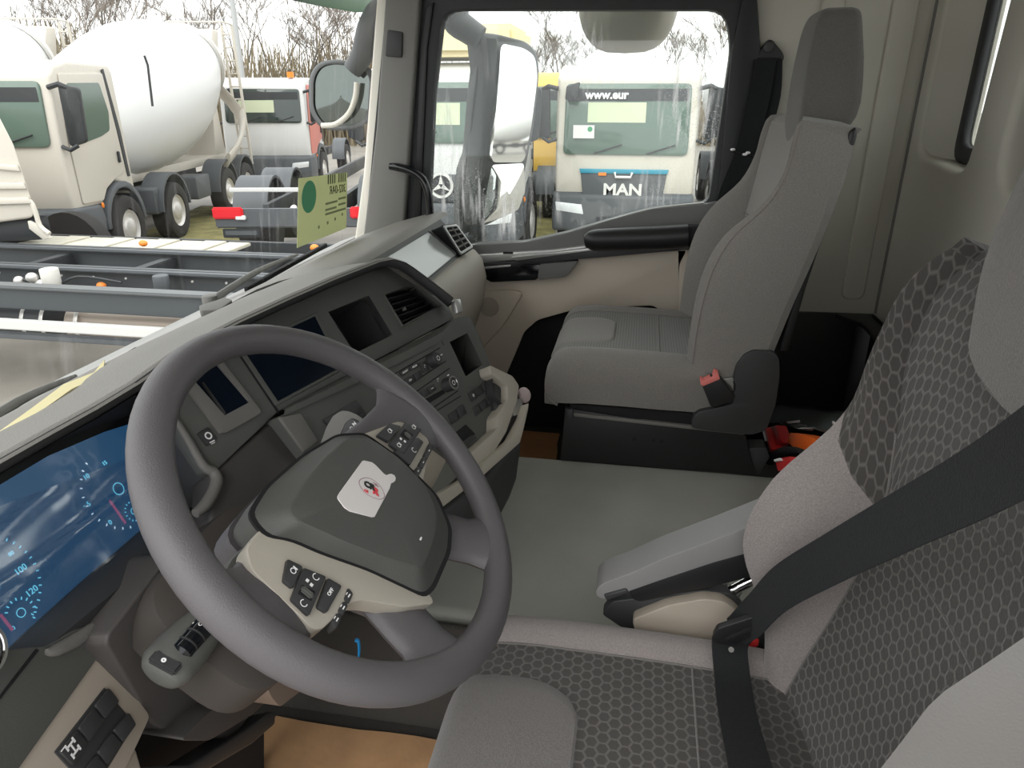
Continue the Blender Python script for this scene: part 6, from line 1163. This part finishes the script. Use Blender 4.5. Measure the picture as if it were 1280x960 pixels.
# ---- long chassis crossing in front of the windscreen
lc_ = thing('long_chassis', 'long dark truck chassis frame crossing close in front of the windscreen', 'chassis', (4.9, 4.0, GZ))
def wb_(x0, x1, y0, y1, z0, z1, name, m, bev=.01, par=None): return MB().box(((x0+x1)/2, (y0+y1)/2, GZ+(z0+z1)/2), (x1-x0, y1-y0, z1-z0), bev).build(name, m, par or lc_)
wb_(5.45, 5.53, .2, 7.6, .76, 1.02, 'frame_rail', rail); wb_(5.36, 5.45, .2, 7.6, .99, 1.02, 'rail_flange', MATS['truck_grey']); wb_(5.36, 5.45, .2, 7.6, .76, .79, 'rail_flange', MATS['truck_grey'])
wb_(4.68, 4.76, .2, 7.6, .74, 1.0, 'frame_rail', rail); wb_(4.60, 4.68, .2, 7.6, .97, 1.0, 'rail_flange', MATS['truck_grey'])
for y in (.9, 2.2, 3.5, 4.7, 5.9): wb_(4.76, 5.40, y, y+.12, .80, .96, 'cross_member', tdk)
wb_(4.02, 4.10, .2, 7.2, .76, .97, 'side_beam', mat('beam_grey', (.058, .066, .072), .5)); wb_(3.98, 4.12, .2, 7.2, .95, .98, 'beam_edge', mat('beam_edge', (.12, .128, .132), .5))
wb_(3.86, 3.92, .2, 7.2, .62, .71, 'guard_rail', mat('guard_silver', (.62, .62, .6), .4)); wb_(3.90, 3.96, .2, 7.2, .52, .58, 'guard_rail', tgrey)
MB().cyl((4.3, 2.2, GZ+.58), (4.3, 5.05, GZ+.58), .17, 22, .03).build('air_tank', mat('tank_tan', (.36, .30, .25), .4, metal=.4), lc_)
MB().cyl((4.3, 5.25, GZ+.58), (4.3, 7.0, GZ+.58), .19, 22, .03).build('air_tank', tdk, lc_)
for y in (5.25, 5.45, 4.9): MB().lathe([(.195, -.02), (.20, 0), (.195, .02)], (4.3, y, GZ+.58), (0, 1, 0), 22, cap=False).build('tank_band', hubw, lc_)
for y, z, x in ((4.92, .86, 4.55), (5.2, 1.05, 5.6), (3.25, 1.07, 5.6)): MB().ell((x, y, GZ+z), (.035, .05, .035), n=12, m=8).build('marker_lamp', ambr, lc_)
for k in range(40): MB().cyl((4.595, .6+.17*k, GZ+.93-.12*(k % 2)), (4.585, .6+.17*k, GZ+.93-.12*(k % 2)), .011, 6).build('bolt', hubw, lc_)
MB().cyl((4.45, 5.35, GZ+.84), (4.45, 5.35, GZ+1.03), .08, 16, .01).build('valve_pot', mat('pot_white', (.7, .68, .63), .5), lc_)
MB().cyl((4.5, 4.25, GZ+.86), (4.5, 4.25, GZ+1.0), .07, 16, .01).build('valve_pot', tgrey, lc_)
for i, (y, z) in enumerate(((5.75, .88), (5.6, .92), (5.85, .8), (5.5, .86))): MB().ell((4.5, y, GZ+z), (.05, .05+.01*i, .05), n=10, m=6).build('air_valve', hubw, lc_)
MB().tube([(4.5, 5.7, GZ+.9), (4.5, 5.4, GZ+.84), (4.5, 5.1, GZ+.95), (4.55, 4.7, GZ+.9)], .014, 6, sub=4).build('air_hose', tdk, lc_)
# ---- second chassis behind it, carrying pale planks, with the white cab at the left
pcs = thing('plank_chassis', 'dark chassis behind the long one, pale planks laid across it', 'chassis', (6.6, 5.0, GZ))
def pb2(x0, x1, y0, y1, z0, z1, name, m, bev=.006): return MB().box(((x0+x1)/2, (y0+y1)/2, GZ+(z0+z1)/2), (x1-x0, y1-y0, z1-z0), bev).build(name, m, pcs)
pb2(5.72, 5.80, .5, 7.9, .70, .94, 'frame_rail', tdk); pb2(6.40, 6.48, .5, 7.9, .70, .94, 'frame_rail', tdk)
plk = mat('pale_plank', (.55, .52, .43), .6, var=.1)
for i in range(9): pb2(5.62+.02*(i % 3), 6.2, 4.3+.29*i, 4.3+.29*i+.265, .94, .975+.008*(i % 2), 'plank', plk)
wc = thing('white_cab', 'white ribbed cab corner with a sloping edge at the far left of the windscreen', 'truck', (6.4, 7.0, GZ))
MB().slab([(5.6,7.88,1.537),(5.6,7.026,1.231),(5.6,6.567,0.8879),(5.6,6.479,0.6145),(5.6,6.413,-0.0904),(5.6,6.493,-0.1607),(5.6,8.681,-0.4566)], (.95, 1.7, 0), .04, 3).build('cab_corner', tcream, wc)
for p in ([(5.59,7.476,0.4745),(5.59,6.493,0.4067),(5.59,6.473,0.342),(5.59,7.5,0.4084)], [(5.59,7.566,0.2238),(5.59,6.468,0.2275),(5.59,6.449,0.1618),(5.59,7.596,0.1386)], [(5.59,7.633,0.0353),(5.59,6.454,0.0785),(5.59,6.434,0.0119),(5.59,7.664,-0.0516)]): MB().slab(p, (-.03, 0, 0), .01).build('pressed_rib', tcream, wc)
MB().slab([(5.7,8.292,-0.2796),(5.7,6.372,-0.1211),(5.7,6.369,-0.3298),(5.7,6.45,-0.4029),(5.7,8.397,-0.5586)], (.8, 1.4, 0), .03).build('engine_block', tdk, wc)
for x_ in (5.85, 7.6):
    t_ = MB().lathe([(.29, -.14), (.31, .12), (.43, .15), (.50, .10), (.52, 0), (.52, -.15), (.27, -.15)], (x_, 7.75, GZ+.52), (-1 if x_ < 6 else 1, 0, 0), 26).build('wheel', tyre, wc)
    MB().lathe([(.30, .08), (.26, .10), (.18, .05), (.12, .14), (.02, .15)], (x_, 7.75, GZ+.52), (-1 if x_ < 6 else 1, 0, 0), 20).build('wheel_rim', hubw, t_)
MB().tube([(5.6,6.552,0.0415),(5.6,6.458,0.0268),(5.6,6.428,-0.0738),(5.6,6.412,-0.2272),(5.6,6.317,-0.3107)], .025, 8, sub=3).build('cab_brace', tcream, wc)
MB().slab([(5.6,6.558,-0.1797),(5.6,6.452,-0.2284),(5.6,6.332,-0.3633),(5.6,6.417,-0.3835),(5.6,6.563,-0.2662)], (.05, 0, 0), .008).build('brace_foot', tcream, wc)
# ---- lamp posts
for (x, y, h) in ((20, 24.5, 9.), (24.0, 14.1, 10.)):
    lp_ = thing('lamp_post', 'tall grey lamp post rising behind the white drums' if y > 20 else 'tall grey lamp post standing behind the mixer ladder', 'lamp post', (x, y, GZ))
    MB().tube([(x, y, GZ), (x, y, GZ+h*.5), (x, y, GZ+h)], [.11, .09, .06], 10).build('pole', mat('post_grey', (.42, .43, .43), .5) if 'post_grey' not in MATS else MATS['post_grey'], lp_)
    MB().box((x-.3, y, GZ+h), (.7, .2, .1), .03).build('lamp_head', tgrey, lp_)
# ---- bare trees and undergrowth at the far edge of the yard
bark = mat('bark', (.17, .15, .13), .9); twigm = mat('twigs', (.22, .185, .155), .95)
def tree(x, y, h, seed, label, dens=1.):
    rd = random.Random(seed); t = thing('bare_tree', label, 'tree', (x, y, GZ), 0, None); tr, tg = MB(), MB()
    def grow(p, d, ln, r, lev):
        q = p+d*ln; m = lerp(p, q, .5)+V((rd.uniform(-1, 1), rd.uniform(-1, 1), 0))*ln*.06
        (tr if lev < 2 else tg).tube([p, m, q], [r, r*.82, r*.62] if lev < 4 else [r, r*.8, r*.5], 5 if lev < 2 else 3)
        if lev >= 5: return
        for k in range((3 if lev < 3 else 4) if rd.random() < dens else 2):
            a = rd.uniform(0, 6.28); s = rd.uniform(.35, .75); e = (d+V((math.cos(a), math.sin(a), .25))*s).normalized()
            grow(lerp(p, q, rd.uniform(.55, 1.0)), e, ln*rd.uniform(.55, .8), max(.011, r*.52), lev+1)
    grow(V((x, y, GZ)), V((rd.uniform(-.05, .05), rd.uniform(-.05, .05), 1)), h*.34, h*.011, 0)
    tr.build('trunk', bark, t, fix=False); tg.build('twigs', twigm, t, fix=False); return t
TG = 'bare trees along the far edge of the yard'
spots = []
for i in range(34):
    a = i/33; ang = R(58-68*a); rr = 46+random.uniform(-4, 8); h = random.uniform(9, 13) if i < 20 else random.uniform(7, 10)
    t = tree(-1.2+rr*math.cos(ang), rr*math.sin(ang), h, 100+i, 'bare leafless tree in the row along the far edge of the yard'); t['group'] = TG
ug = MB(); rd = random.Random(5)
for i in range(20000):
    ang = R(rd.uniform(-18, 62)); rr = rd.uniform(42, 60); p = V((-1.2+rr*math.cos(ang), rr*math.sin(ang), GZ)); hh_ = rd.uniform(2.0, 6.2)+.8*math.sin(ang*9) if ang > R(17) else rd.uniform(1.0, 2.6)
    d = V((rd.uniform(-.25, .25), rd.uniform(-.25, .25), 1)); s = V((rd.uniform(-1, 1), rd.uniform(-1, 1), 0)).normalized()*rd.uniform(.02, .06)
    q = p+d*hh_; a_, b_, c_, e_ = [ug.bm.verts.new(z) for z in (p-s, p+s, q+s*.4, q-s*.4)]; ug.bm.faces.new((a_, b_, c_, e_))
u = ug.build('undergrowth', mat('undergrowth', (.24, .195, .125), .95, var=.4, vscale=.3), None, fix=False); prop(u, 'brown winter undergrowth along the far edge of the yard', 'undergrowth', kind='stuff')
